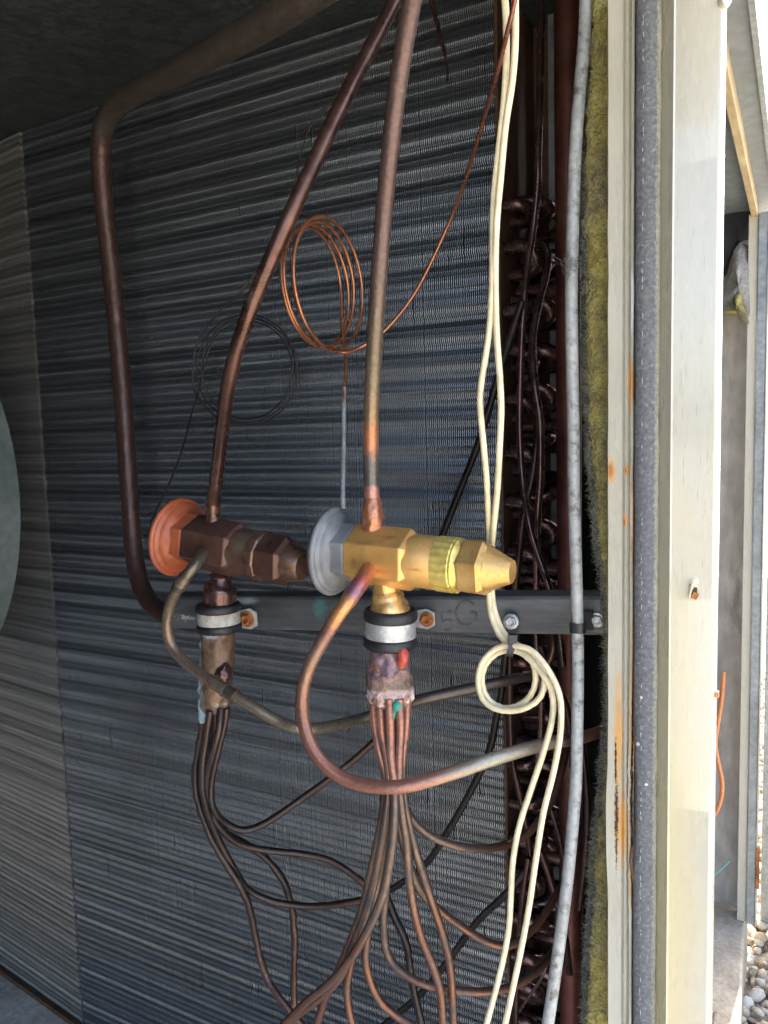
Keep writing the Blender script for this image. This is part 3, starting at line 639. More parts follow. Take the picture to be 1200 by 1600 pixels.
# ------------------------------------------------------------------ distributors under the valves
m_neck2 = mat('heated_brass_neck', [(.25, (.46, .24, .09)), (.45, (.58, .36, .13)), (.62, (.70, .48, .20)), (.78, (.40, .20, .12))], scale=55, metal=.65, rough=.3, bump=.0003)
m_purple = mat('oxidised_braze', [(.25, (.07, .05, .065)), (.45, (.16, .10, .125)), (.54, (.26, .17, .17)), (.62, (.42, .15, .09)), (.70, (.20, .12, .13)), (.80, (.42, .36, .34))], scale=70, metal=.25, rough=.42, bump=.0008)
m_collar = mat('crusty_braze', [(.25, (.10, .06, .045)), (.45, (.20, .14, .105)), (.56, (.36, .20, .15)), (.66, (.22, .15, .12)), (.80, (.52, .48, .42))], scale=100, metal=.15, rough=.65, bump=.0012)
d2 = root('distributor', P(610, 1098, .43), 'oxidised copper distributor hanging under the new brass valve', 'distributor')
build('neck', lathe_px([(603, 910, 22), (604, 925, 22.5), (605, 930, 26), (607, 940, 27), (608, 944, 30), (609, 952, 32), (610, 968, 32), (610, 978, 31)], .43, 40, .0005, 150), m_neck2, d2, angle=70)
bd2 = build('body', lathe_px([(609, 975, 31), (608, 1012, 30), (608, 1025, 31.5), (608, 1042, 32), (608, 1054, 33)], .43, 44, .0020, 170), m_purple, d2, angle=75)
rp = P(629, 1030, .4185)-Vector(d2.location)
blob_layer(m_purple, [(*rp, .0035, .006, .006)], (.62, .075, .03), nscale=220, namp=.35)
build('collar', lathe_px([(608, 1047, 31), (609, 1051, 34.0), (609, 1068, 34), (609, 1072, 35.5), (610, 1088, 35.5), (610, 1095, 33), (610, 1099, 28)], .43, 48, .0019, 230), m_collar, d2, angle=75)
gp = P(612, 1101, .417)-Vector(d2.location)
blob_layer(m_collar, [(*(P(609, 1084, .42)-Vector(d2.location)), .02, .03, .0035)], (.50, .36, .31), nscale=260, namp=.6)
m_crust = mat('pink_white_crust', [(.25, (.22, .11, .09)), (.42, (.42, .22, .17)), (.52, (.56, .36, .30)), (.64, (.66, .58, .50)), (.78, (.30, .17, .15))], scale=130, rough=.6, bump=.0009)
build('braze_ring', lathe_px([(609, 1071, 33), (609, 1075, 35.5), (610, 1084, 36.5), (610, 1092, 35.5), (610, 1097, 31)], .43, 56, .0026, 260), m_crust, d2, angle=80)
build('red_smear', lathe_px([(627, 1011, 3), (629, 1018, 8), (630, 1029, 9), (628, 1040, 6), (626, 1045, 2)], .4212, 18, .0012, 300), mat('red_flux', [(.3, (.30, .03, .02)), (.5, (.48, .07, .035)), (.65, (.40, .20, .16)), (.8, (.20, .12, .13))], scale=150, rough=.4), d2)
build('orange_smear', lathe_px([(586, 1034, 3), (588, 1040, 7), (594, 1047, 8), (600, 1050, 4), (602, 1052, 1.5)], .4200, 16, .0012, 300), m_joint, d2)
build('flux_drop', lathe_px([(621, 1094, 3), (621, 1098, 7), (620, 1104, 8), (617, 1110, 4), (614, 1117, 5), (613, 1124, 4), (612, 1127, 1)], .4180, 14, .0008, 300),
      mat('green_flux', [(.3, (.02, .16, .13)), (.6, (.05, .27, .20)), (.8, (.22, .36, .22))], scale=160, rough=.6), d2)['label'] = 'green verdigris run'
d1 = root('distributor', P(340, 1110, .43), 'brown distributor crusted with pale verdigris under the old valve', 'distributor')
m_dbody = mat('browned_distributor', [(.25, (.06, .04, .03)), (.45, (.14, .085, .052)), (.56, (.19, .115, .07)), (.66, (.11, .05, .055)), (.8, (.30, .25, .20))], scale=65, metal=.35, rough=.45, bump=.0005)
blob_layer(m_dbody, [(*(P(317, 1050, .425)-Vector(d1.location)), .0062, .014, .046), (*(P(326, 990, .42)-Vector(d1.location)), .010, .014, .005), (*(P(350, 1108, .42)-Vector(d1.location)), .010, .014, .003)], (.40, .47, .49), nscale=200, namp=.9)
build('neck', lathe_px([(345, 884, 13), (345, 894, 14), (345, 899, 18), (345, 903, 15), (345, 910, 18), (344, 916, 25), (344, 926, 26.5), (344, 938, 25.5), (343, 950, 25)], .43, 36, .0003, 200), m_cu_purple, d1, angle=70)
build('body', lathe_px([(343, 945, 25), (341, 985, 26), (340, 1030, 26), (339, 1035, 25), (338, 1065, 25), (337, 1085, 24), (336, 1106, 22), (336, 1112, 17)], .43, 40, .0013, 170), m_dbody, d1, angle=75)
build('verdigris_crust', lathe_px([(322, 986, 4), (321, 995, 8), (319, 1015, 7), (318, 1040, 6.5), (318, 1060, 8), (317, 1078, 8), (319, 1088, 6)], .4255, 20, .0016, 230), mat('verdigris', [(.3, (.20, .27, .29)), (.6, (.36, .44, .46)), (.8, (.48, .54, .55))], scale=90, rough=.85, bump=.0006), d1)
build('purple_patch', lathe_px([(352, 1036, 3), (350, 1044, 12), (349, 1056, 14), (351, 1066, 9), (354, 1072, 3)], .4243, 24, .0016, 220), m_cu_purple, d1)
ver = build('verdigris_run', lathe_px([(319, 1086, 5), (318, 1095, 8), (319, 1110, 9), (319, 1122, 8.5), (320, 1128, 7.5)], .425, 18, .0008, 250), mat('verdigris', [(.3, (.20, .27, .29)), (.6, (.36, .44, .46)), (.8, (.48, .54, .55))], scale=90, rough=.85, bump=.0006), d1)

# clamps: rubber cushion, steel band, ear with bolt
def clamp(cx, cy, hw, Y, hh, band_m, label, tabpx, boltpx, tilt=0):
    cpt = P(cx, cy, Y); r = px(cx, cy, Y, hw); rt = root('cushion_clamp', cpt, label, 'clamp')
    ax = Vector((math.sin(tilt), 0, math.cos(tilt)))
    h = px(cx, cy, Y, hh)
    for s, nm in ((1, 'rubber_lip'), (-1, 'rubber_lip')):
        z0 = s*h*.70
        build(nm, lathe([(z0-h*.30, r*.86), (z0-h*.30, r*.98), (z0-h*.16, r*1.06), (z0+h*.16, r*1.06), (z0+h*.30, r*.98), (z0+h*.30, r*.84)], ax, cpt, 44), m_rubber, rt, angle=60)
    build('steel_band', lathe([(-h*.42, r*.90), (-h*.42, r*1.0), (h*.42, r*1.0), (h*.42, r*.90)], ax, cpt, 44), band_m, rt, angle=50)
    # ear: plate reaching back to the strut
    t0 = brace_at(tabpx[0], boltpx[1])+nb_*.004; t1 = brace_at(tabpx[1], boltpx[1])+nb_*.004
    hz = px(boltpx[0], boltpx[1], .46, 17)
    mid = (t0+t1)/2; st = cpt+(t0-cpt).normalized()*r*.9; st.z = cpt.z
    V = []
    for q, hgt in ((st, h*.4), (t0, hz*.75), (t0*.35+t1*.65, hz), (t1, hz*.62)):
        for dn in (0, .0016):
            for s in (1, -1): V.append(q+vb*hgt*s+nb_*(dn-.0008))
    Fc = []
    for i in range(3):
        a = i*4; b = a+4
        Fc += [(a, a+1, b+1, b), (a+2, b+2, b+3, a+3), (a, b, b+2, a+2), (a+1, a+3, b+3, b+1)]
    Fc += [(0, 2, 3, 1), (12, 13, 15, 14)]
    build('ear', (V, Fc, [0]*len(V)), band_m, rt, smooth=False, bevel=.0004)
    bc = brace_at(*boltpx)+nb_*.0048; br = px(boltpx[0], boltpx[1], .455, 12.5)
    bl = build('bolt', lathe([(-.0008, br*1.0), (br*.12, br*1.02), (br*.2, br*.95), (br*.22, br*.74)], nb_, bc, 28), m_rust, rt)
    build('bolt_head', lathe([(br*.15, br*.74), (br*.5, br*.72), (br*.62, br*.56), (br*.5, br*.40), (br*.38, br*.34)], nb_, bc, 6, phase=.5), m_rust, bl, smooth=False, bevel=.0003)
    return rt
clamp(610, 981, 40, .43, 30, m_zinc, 'black cushioned clamp with zinc band round the right distributor', (648, 682), (670, 965), .04)
clamp(342, 964, 33, .43, 22, m_zinc2, 'black cushioned clamp with chalky band round the left distributor', (376, 406), (391, 965))

# ------------------------------------------------------------------ distributor tubes
T2 = [
 ([(583, 1090, .43), (585, 1130, .43), (592, 1170, .428), (602, 1210, .43), (600, 1262, .43), (590, 1315, .43), (578, 1370, .43), (566, 1420, .43), (548, 1470, .43), (527, 1520, .43), (508, 1560, .435), (492, 1610, .44)], 'outermost left distributor tube sweeping down from the brass valve'),
 ([(594, 1092, .42), (597, 1140, .42), (604, 1180, .424), (608, 1220, .425), (603, 1275, .42), (594, 1330, .418), (584, 1380, .417), (570, 1430, .417), (553, 1475, .417), (532, 1525, .417), (498, 1560, .42), (466, 1585, .425), (430, 1625, .43)], 'long distributor tube curling away to the left foot of the coil'),
 ([(608, 1092, .417), (610, 1140, .417), (611, 1185, .417), (616, 1225, .417), (616, 1285, .412), (610, 1340, .410), (600, 1392, .409), (580, 1442, .409), (552, 1492, .41), (517, 1534, .412), (478, 1566, .415), (440, 1605, .42)], 'pale streaked front distributor tube bending left'),
 ([(624, 1092, .42), (626, 1140, .42), (624, 1180, .42), (624, 1225, .42), (628, 1270, .42), (635, 1315, .42), (640, 1380, .422), (654, 1452, .425), (675, 1507, .43), (688, 1552, .435), (692, 1615, .44)], 'distributor tube dropping straight with a bow to the right'),
 ([(636, 1092, .43), (634, 1140, .43), (629, 1180, .428), (629, 1225, .43), (636, 1275, .43), (650, 1332, .43), (672, 1400, .435), (692, 1462, .44), (704, 1520, .45), (709, 1615, .455)], 'outermost right distributor tube falling beside the cream wires'),
 ([(630, 1100, .44), (629, 1160, .44), (626, 1215, .44), (634, 1262, .445), (652, 1290, .45), (687, 1313, .46), (740, 1326, .48), (792, 1320, .51), (830, 1297, .53), (860, 1255, .55), (878, 1202, .57), (886, 1165, .59)], 'distributor tube arching right below the equaliser tube to the return bends'),
 ([(620, 1100, .445), (620, 1170, .445), (618, 1240, .45), (630, 1320, .455), (655, 1388, .46), (684, 1420, .465), (714, 1443, .475), (755, 1469, .49), (789, 1478, .50), (819, 1465, .515), (852, 1427, .54), (880, 1380, .57)], 'distributor tube dipping right behind the cream wires at knee level'),
 ([(612, 1100, .445), (614, 1170, .445), (612, 1240, .445), (608, 1330, .445), (602, 1405, .445), (599, 1444, .445), (606, 1492, .448), (632, 1522, .45), (674, 1541, .455), (744, 1550, .475), (800, 1542, .50), (837, 1519, .52), (866, 1484, .55), (876, 1450, .57)], 'lowest distributor tube sweeping right past the wires'),
 ([(602, 1100, .445), (606, 1180, .445), (606, 1250, .44), (596, 1340, .438), (582, 1420, .438), (573, 1470, .438), (572, 1507, .438), (586, 1552, .44), (612, 1582, .445), (660, 1612, .45)], 'distributor tube turning under towards the coil foot'),
 ([(596, 1100, .44), (602, 1180, .44), (598, 1270, .442), (582, 1360, .445), (564, 1440, .447), (548, 1507, .45), (542, 1545, .45), (546, 1582, .45), (556, 1620, .45)], 'short hooked distributor tube behind the left sweep'),
]
for pts, lab in T2: tube('distributor_tube', pts, .0058, m_dtube, lab, 'tube', group='tubes fanning out under the brass valve', seg=12, lump=.00015, lscale=200)
tube('black_tube', [(604, 1400, .46), (616, 1432, .46), (634, 1472, .46), (643, 1530, .465), (654, 1580, .47), (664, 1620, .47)], .0056, m_cu_black, 'short black tube bowed among the lower distributor tubes', 'tube')
T1 = [
 ([(318, 1108, .43), (316, 1135, .43), (310, 1170, .43), (305, 1205, .43), (309, 1250, .432), (328, 1305, .44), (352, 1348, .445), (376, 1385, .45), (391, 1422, .455), (401, 1474, .46), (418, 1530, .46), (446, 1570, .46), (478, 1610, .465)], 'sooty tube running down from the old distributor to the coil foot'),
 ([(328, 1110, .42), (323, 1150, .42), (316, 1200, .42), (319, 1250, .425), (340, 1308, .44), (362, 1350, .45), (386, 1388, .46), (419, 1406, .47), (455, 1414, .48), (500, 1416, .49), (552, 1409, .50), (590, 1400, .51)], 'sooty tube branching right at a forked bend'),
 ([(345, 1108, .425), (342, 1140, .42), (333, 1175, .42), (323, 1215, .423), (325, 1258, .43), (344, 1293, .44), (374, 1318, .455), (419, 1329, .47), (475, 1335, .485), (520, 1347, .495), (560, 1374, .50), (598, 1402, .51)], 'sooty tube snaking right beneath the upper one'),
 ([(354, 1106, .43), (351, 1130, .43), (339, 1180, .43), (330, 1225, .43), (333, 1262, .432), (354, 1287, .445), (382, 1297, .455), (415, 1286, .465), (460, 1256, .48), (512, 1219, .50), (552, 1188, .515), (592, 1152, .53)], 'sooty tube rising right behind the copper equaliser loop'),
 ([(336, 1112, .44), (333, 1160, .44), (326, 1215, .44), (330, 1262, .445), (352, 1300, .46), (390, 1322, .475), (422, 1348, .485), (445, 1382, .49), (457, 1425, .49), (460, 1481, .49), (459, 1545, .49), (462, 1610, .49)], 'rough blackened tube hanging straight down to the left'),
]
for i, (pts, lab) in enumerate(T1): tube('distributor_tube', pts, .0056, m_dtube1, lab, 'tube', group='sooty tubes under the old valve', seg=12, lump=.0011 if i in (0, 4) else .0004, lscale=150)

# ------------------------------------------------------------------ cream wires with a loop
W1 = [(786, -40, .40), (791, 40, .405), (789, 140, .41), (779, 235, .415), (771, 320, .42), (769, 440, .42), (764, 520, .42), (753, 592, .42), (750, 630, .42), (755, 690, .42), (760, 745, .425), (763, 806, .435), (764, 860, .445), (764, 924, .45), (768, 962, .448), (781, 993, .445), (797, 1008, .443),
      (815, 1016, .441), (832, 1034, .440), (837, 1062, .439), (828, 1088, .438), (808, 1103, .437), (786, 1106, .437), (764, 1094, .437), (753, 1068, .437), (758, 1040, .438), (776, 1021, .439), (798, 1016, .439),
      (818, 1022, .437), (838, 1042, .436), (856, 1066, .435), (864, 1092, .434), (862, 1127, .432), (849, 1176, .43), (830, 1232, .428), (811, 1292, .425), (801, 1349, .423), (798, 1405, .42), (794, 1457, .418), (780, 1525, .415), (756, 1615, .41)]
W2 = [(804, -40, .398), (805, 60, .403), (800, 130, .408), (790, 195, .412), (782, 280, .416), (776, 350, .418), (774, 430, .42), (776, 520, .42), (781, 590, .42), (783, 640, .42), (781, 690, .422), (777, 766, .428), (771, 826, .437), (768, 870, .447), (769, 928, .4525), (775, 962, .4505), (788, 990, .4475), (803, 1005, .4445),
      (823, 1016, .4415), (842, 1036, .4395), (851, 1062, .4375), (845, 1088, .4355), (826, 1104, .4335), (800, 1111, .433), (772, 1107, .433), (754, 1092, .433), (747, 1066, .4335), (753, 1036, .4345), (774, 1014, .4355), (799, 1009, .4355),
      (826, 1014, .4335), (846, 1032, .4325), (866, 1064, .432), (876, 1097, .431), (875, 1150, .429), (864, 1210, .427), (849, 1270, .425), (837, 1345, .422), (826, 1420, .42), (811, 1499, .417), (786, 1615, .412)]
tube('cream_wire', W1, .0037, m_wire, 'cream wire hanging left of its twin and making the inner loop', 'wire', group='pair of cream wires', seg=12)
tube('cream_wire', W2, .0037, m_wire, 'cream wire hanging right of its twin and making the outer loop', 'wire', group='pair of cream wires', seg=12)

def strap(name, cpt, axis, a, b, wd, th, m, parent=None, upv=(0, 0, 1), label=None, cat=None):
    ax = Vector(axis).normalized(); v = Vector(upv); v = (v-ax*v.dot(ax)).normalized(); ww = ax.cross(v)
    V = []; Fc = []; n = 32
    for k in range(n):
        th_ = 2*math.pi*k/n; ca = math.copysign(abs(math.cos(th_))**.7, math.cos(th_)); sa = math.copysign(abs(math.sin(th_))**.7, math.sin(th_))
        for e in (-wd/2, wd/2):
            V.append(cpt+ax*e+v*ca*a+ww*sa*b); V.append(cpt+ax*e+v*ca*(a+th)+ww*sa*(b+th))
    for k in range(n):
        i = k*4; j = ((k+1) % n)*4
        Fc += [(i, j, j+2, i+2), (i+1, i+3, j+3, j+1), (i, i+1, j+1, j), (i+2, j+2, j+3, i+3)]
    o = build(name, (V, Fc, [0]*len(V)), m, parent, angle=50, base=cpt)
    if label: tag(o, label, cat)
    return o
tr = root('cable_tie', s1, 'black screw-mount cable tie holding the loop of cream wire', 'cable tie')
tc = P(800, 1010, .4405)
p0 = s1+nb_*.0012; p1 = brace_at(802, 997)+nb_*.0012
V = []
wv = px(800, 980, .46, 11)
for q, hw in ((p0+vb*.0055, wv*.8), (p0, wv), (p1, wv*.86), (p1-vb*.006+nb_*.006, wv*.7)):
    for dn in (0, .0016):
        for s in (1, -1): V.append(q+ub*hw*s+nb_*dn)
Fc = []
for i in range(3):
    a = i*4; b = a+4; Fc += [(a, a+1, b+1, b), (a+2, b+2, b+3, a+3), (a, b, b+2, a+2), (a+1, a+3, b+3, b+1)]
Fc += [(0, 2, 3, 1), (12, 13, 15, 14)]
build('mount_tab', (V, Fc, [0]*len(V)), m_tie, tr, smooth=False, bevel=.0004)
build('strap', (lambda o: o)(None) or join(), m_tie, tr) if False else None
strap('strap', tc, (1, .25, -.25), .0052, .0066, .0040, .0010, m_tie, tr)
hc = P(801, 1000, .436)
build('tie_head', box(hc+Vector((0, 0, .0008)), (.0056, .0042, .0058), Matrix.Rotation(math.radians(15), 3, 'Z')), m_tie, tr, smooth=False, bevel=.0005)

# ------------------------------------------------------------------ grey conduit
cond = tube('grey_conduit', [(917, -40, .47), (913, 60, .47), (906, 140, .468), (900, 220, .466), (896, 320, .465), (893, 450, .465), (894, 560, .464), (896, 660, .464), (897, 780, .464), (900, 880, .464), (902, 960, .465), (903, 1040, .464), (902, 1130, .46), (900, 1220, .455), (894, 1300, .45), (886, 1380, .445), (876, 1460, .44), (865, 1540, .436), (853, 1620, .432)], .0074, m_conduit,
     'mottled grey conduit running down beside the yellow insulation', 'conduit', seg=20)
tt = root('cable_tie', P(903, 980, .465), 'black cable tie fixing the grey conduit to the strut', 'cable tie')
strap('strap', P(903, 980, .4655), (0, .02, 1), .0036, .0036, .0060, .0013, m_tie, tt, upv=(1, 0, 0))
build('mount_tab', box(brace_at(917, 968)+nb_*.0014, (.009, .0022, .013), Matrix.Rotation(math.radians(4), 3, 'Z')), m_tie, tt, smooth=False, bevel=.0004)
# cobweb tuft caught on the conduit
def tuft(name, cpt, n, R, m, rad=.00012, up_=.5):
    gs = []
    for i in range(n):
        a = cpt+Vector((random.gauss(0, R*.3), random.gauss(0, R*.2), random.gauss(0, R*.3)))
        d = Vector((random.gauss(0, 1), random.gauss(0, .6), random.gauss(0, up_))).normalized()*random.uniform(.4, 1)*R
        k = Vector((random.gauss(0, R*.3), random.gauss(0, R*.3), random.gauss(0, R*.3)))
        q = [(*a, rad), (*(a+d*.5+k), rad), (*(a+d), rad*.6)]
        gs.append(sweep(spline(q, R*.2), 3, caps=False))
    return join(*gs)
tag(build('dust_tuft', tuft('t', P(893, 411, .458), 34, .008, None), mat('dust', [(.3, (.05, .05, .045)), (.7, (.14, .13, .11))], scale=90, rough=1), base=P(893, 411, .458)), 'tuft of dusty cobweb caught on the grey conduit', 'cobweb')

# ------------------------------------------------------------------ fibreglass batt
edge = [(918, -40), (916, 60), (911, 130), (906, 240), (905, 330), (907, 450), (907, 560), (911, 660), (919, 760), (927, 850), (939, 925), (943, 1000), (943, 1060), (943, 1120), (936, 1200), (928, 1280), (921, 1330), (919, 1400), (913, 1480), (909, 1560), (907, 1640)]
def batt(off, Y, thick, right, amp, seed):
    zt = P(930, -45, Y).z; zb = P(930, 1650, Y).z; nz = 460; nx = 22; V = []; Fc = []
    ed = [(P(x+off, y, Y).x, P(x+off, y, Y).z) for x, y in edge][::-1]
    ez = [e[1] for e in ed]; ex = [e[0] for e in ed]; xr = P(right, 800, Y).x
    for j in range(nz+1):
        z = zb+(zt-zb)*j/nz; xl = float(np.interp(z, ez, ex))+amp*noise.noise((0, seed, z*55))+amp*.8*noise.noise((3, seed, z*190))
        for i in range(nx+1):
            t = i/nx; x = xl+(xr-xl)*t
            bul = thick*(1-(1-min(1, t*3.0))**2)
            y = Y-bul*.35+.0022*noise.noise((x*160, seed+2, z*110))+.0018*noise.noise((x*420, seed, z*420))
            V.append(Vector((x, y, z)))
    nf = len(V)
    for j in range(nz+1):
        for i in range(nx+1):
            v = V[j*(nx+1)+i]; V.append(Vector((v.x, Y+thick, v.z)))
    for j in range(nz):
        for i in range(nx):
            a = j*(nx+1)+i; Fc.append((a, a+1, a+nx+2, a+nx+1)); Fc.append((a+nf, a+nf+nx+1, a+nf+nx+2, a+nf+1))
        a = j*(nx+1); Fc.append((a, a+nx+1, a+nx+1+nf, a+nf))
        a = j*(nx+1)+nx; Fc.append((a, a+nf, a+nx+1+nf, a+nx+1))
    return V, Fc, [0]*len(V)
bt = root('insulation_batt', P(935, 1640, .478), 'ragged yellow fibreglass batt tucked behind the painted post', 'insulation')
build('wool', batt(10, .470, .010, 962, .0012, 1.3), m_ins, bt, angle=180)
build('facing', batt(0, .4815, .0018, 958, .0014, 7.7), m_face, bt, angle=180)
def fuzz(n):
    V = []; Fc = []
    for i in range(n):
        k = random.randrange(len(edge)-1); t = random.random(); (x0, y0), (x1, y1) = edge[k], edge[k+1]
        x = x0+(x1-x0)*t+random.uniform(-1, 12); y = y0+(y1-y0)*t
        a = P(x, y, .4795 if x < x0+8 else .469)
        d = Vector((random.gauss(-.5, .8), random.gauss(-.6, .4), random.gauss(0, .9))).normalized()*random.uniform(.0012, .0046)
        s = d.orthogonal().normalized()*.00011; k0 = len(V); cv = Vector((random.gauss(0, .0006), random.gauss(0, .0006), random.gauss(0, .0006)))
        V += [a-s, a+s, a+d*.55+cv+s, a+d*.55+cv-s, a+d]; Fc += [(k0, k0+1, k0+2, k0+3), (k0+3, k0+2, k0+4)]
    return V, Fc, [0]*len(V)
def face_fuzz(n):
    V = []; Fc = []
    for i in range(n):
        k = random.randrange(len(edge)-1); t = random.random(); (x0, y0), (x1, y1) = edge[k], edge[k+1]
        xa = x0+(x1-x0)*t+11; y = y0+(y1-y0)*t; a = P(xa+(952-xa)*random.random(), y, .4668)
        d = Vector((random.gauss(0, .8), random.gauss(-.35, .3), random.gauss(0, .9))).normalized()*random.uniform(.0015, .005)
        s_ = d.orthogonal().normalized()*.00010; k0 = len(V); cv = Vector((random.gauss(0, .0006), random.gauss(0, .0004), random.gauss(0, .0006)))
        V += [a-s_, a+s_, a+d*.55+cv+s_, a+d*.55+cv-s_, a+d]; Fc += [(k0, k0+1, k0+2, k0+3), (k0+3, k0+2, k0+4)]
    return V, Fc, [0]*len(V)
build('surface_fibres', face_fuzz(6000), mat('yellow_fibre', [(.3, (.30, .24, .08)), (.7, (.60, .52, .24))], scale=60, rough=1), bt, smooth=False)['kind'] = 'stuff'
fz = build('loose_fibres', fuzz(5200), mat('loose_fibre', [(.3, (.14, .135, .11)), (.7, (.34, .31, .20))], scale=30, rough=1), bt, smooth=False); fz['kind'] = 'stuff'

# ================================================================== painted post with foam gasket
ZT, ZB = P(1040, -60, .44).z, P(1040, 1680, .44).z
def X(x, Y): return P(x, 780, Y).x
post = root('painted_post', (X(1040, .45), .45, ZB), 'weathered cream painted steel post beside the opening', 'post')
YF = .452
m_fl = m_paint('flange_paint').copy(); MATS['flange_paint_rust'] = m_fl
m_pt = m_paint('post_paint').copy()
fl = [(X(949, YF), YF), (X(950.5, YF-.0015), YF-.0018), (X(972, YF-.0015), YF-.0018), (X(974, YF), YF+.0002), (X(977, YF), YF-.0012), (X(981, YF), YF-.0014), (X(983, YF), YF+.0004), (X(986, YF), YF-.0020), (X(990, YF), YF-.0020),
      (X(992, YF+.001), YF+.001), (X(992, YF+.006), YF+.006), (X(955, YF+.006), YF+.006), (X(951, YF+.03), YF+.03), (X(949.5, YF+.03), YF+.03)]
def tall_prism(poly, z0, z1, nz=160, wob=None):
    V = []; Fc = []; n = len(poly)
    for j in range(nz+1):
        z = z0+(z1-z0)*j/nz
        for i, (x, y) in enumerate(poly):
            dx, dy = wob(i, z) if wob else (0, 0); V.append(Vector((x+dx, y+dy, z)))
    for j in range(nz):
        for i in range(n): Fc.append((j*n+i, j*n+(i+1) % n, (j+1)*n+(i+1) % n, (j+1)*n+i))
    Fc += [tuple(range(n)), tuple(range(nz*n, (nz+1)*n))]
    return V, Fc, [0]*len(V)
zr0, zr1 = P(988, 1110, YF).z, P(988, 1400, YF).z
def wob_fl(i, z):
    a = 0
    if i in (6, 7, 8, 9):
        e = math.exp(-((z-(zr0+zr1)/2)/.055)**2)
        a = -(.0009*e*(1+1.1*noise.noise((0, 0, z*170)))+.0002*noise.noise((0, 5, z*60)))
    if i in (0, 1): a = .0004*noise.noise((0, 9, z*40))-.0014*math.exp(-((z-P(950, 1285, YF).z)/.03)**2)
    return a, .0003*noise.noise((i, 2, z*25))
po = post.location
def rel(x, y, Y=YF): return P(x, y, Y)-po
R_ = lambda x, y, hx_, hz_: (*rel(x, y), px(x, y, YF, hx_), .02, px(x, y, YF, hz_))
blob_layer(m_fl, [R_(956, 735, 9, 26), R_(967, 1150, 9, 130), R_(972, 1290, 16, 80), R_(986, 600, 6, 60), R_(981, 735, 5, 14), R_(978, 815, 5, 16), R_(990, 1130, 7, 240), R_(988, 1370, 6, 70)], (.62, .33, .10), soft=(.25, 1.0), nscale=120, namp=.45)
blob_layer(m_fl, [R_(955, 735, 5, 17), R_(990, 1140, 3.2, 160), R_(991, 600, 3, 40), R_(978, 735, 2, 7), R_(976, 815, 2, 8), R_(989, 820, 2.5, 120)], (.44, .17, .045), soft=(.3, 1.0), nscale=260, namp=.7)
blob_layer(m_fl, [R_(964, 1270, 4.6, 92), R_(963, 1190, 2.6, 60), R_(990, 1250, 7.5, 95), R_(991, 1150, 4, 130), R_(991, 1340, 3.5, 60), R_(964, 1320, 2.4, 60)], (.035, .018, .012), soft=(.35, .8), nscale=420, namp=1.1)
build('flange', tall_prism(fl, ZB, ZT, 420, wob_fl), m_fl, post, angle=28)
# foam gasket
YG = .449
gk = [(X(990.5, YF), YF+.0035), (X(990.8, YG-.003), YG-.002), (X(994, YG-.004), YG-.0042), (X(1008, YG-.005), YG-.0052), (X(1022, YG-.004), YG-.0042), (X(1028, YG-.002), YG-.0005), (X(1029, YF), YF+.0035)]
def wob_g(i, z): return (.0004*noise.noise((i*.4, 0, z*60))+.0003*noise.noise((i, 4, z*300)), .0004*noise.noise((i, 8, z*160)))
m_gk = m_foam.copy()
gs = build('foam_gasket', tall_prism(gk, ZB, ZT, 420, wob_g), m_gk, base=(X(1008, YG), YG, ZB), angle=60)
tag(gs, 'strip of dark grey foam gasket stuck along the cream post', 'gasket')
relg = lambda x, y: P(x, y, YG-.005)-gs.location
blob_layer(m_gk, [(*relg(1031, 400), .0020, .02, 1.2)], (.52, .50, .36), soft=(.2, 1.3), nscale=500, namp=1.0)
blob_layer(m_gk, [(*relg(996, 1163), .0017, .01, .0015), (*relg(1010, 1226), .0012, .01, .0011), (*relg(1002, 1090), .0009, .01, .0012)], (.72, .70, .68), soft=(.5, .9), nscale=300, namp=.3)
blob_layer(m_gk, [(*relg(991, 1250), .0016, .02, .05)], (.05, .03, .022), soft=(.2, 1.2), nscale=400, namp=.9)
# stitched speck line down the gasket
gst = []
y = -20
while y < 1600:
    ln_ = random.uniform(2, 9)
    if random.random() < .5:
        xx = 1005.5-.0035*y+random.uniform(-.8, .8)
        a, b = P(xx, y, YG-.0054), P(xx+random.uniform(-.5, .5), y+ln_, YG-.0054); gst.append(sweep([(*a, .00016), (*b, .00016)], 4))
    y += ln_+random.uniform(2, 9)
st = build('white_flecks', join(*gst), mat('fleck', [(.3, (.5, .52, .54)), (.7, (.66, .68, .70))], scale=200, rough=.6), gs); st['kind'] = 'stuff'
# main face: shallow bevel, broad face, return edge
fc = [(X(1028, YF), YF), (X(1031, YF-.002), YF-.002), (X(1044, YF-.009), YF-.009), (X(1047, YF-.0105), YF-.0105), (X(1050, YF-.0095), YF-.0095), (X(1114, YF-.0095), YF-.0095), (X(1118, YF-.0095), YF-.0088), (X(1119, YF-.009), YF-.007),
      (X(1119, YF-.009)+.0003, YF+.008), (X(1112, YF+.008), YF+.008), (X(1028, YF+.01), YF+.01)]
blob_layer(m_pt, [(*rel(1052, 1500), .014, .05, .20)], (.55, .46, .26), soft=(.2, 1.5), nscale=40, namp=.6)
blob_layer(m_pt, [(*rel(1085, 915, YF-.0095), .0034, .01, .0052)], (.80, .78, .68), soft=(.55, .8), nscale=420, namp=.7)
def vstreak(m, n):
    bl = []
    for i in range(n):
        x = random.uniform(1046, 1112); y = random.choice([random.uniform(300, 950), random.uniform(560, 760)])
        bl.append((*rel(x, y, YF-.0095), .00022, .02, random.uniform(.002, .006)))
    blob_layer(m, bl, (.30, .28, .20), soft=(.3, 1.1), nscale=300, namp=.4)
vstreak(m_pt, 26)
build('face', tall_prism(fc, ZB, ZT, 200, lambda i, z: (0, .00025*noise.noise((i*.3, 1, z*4)))), m_pt, post, angle=28)
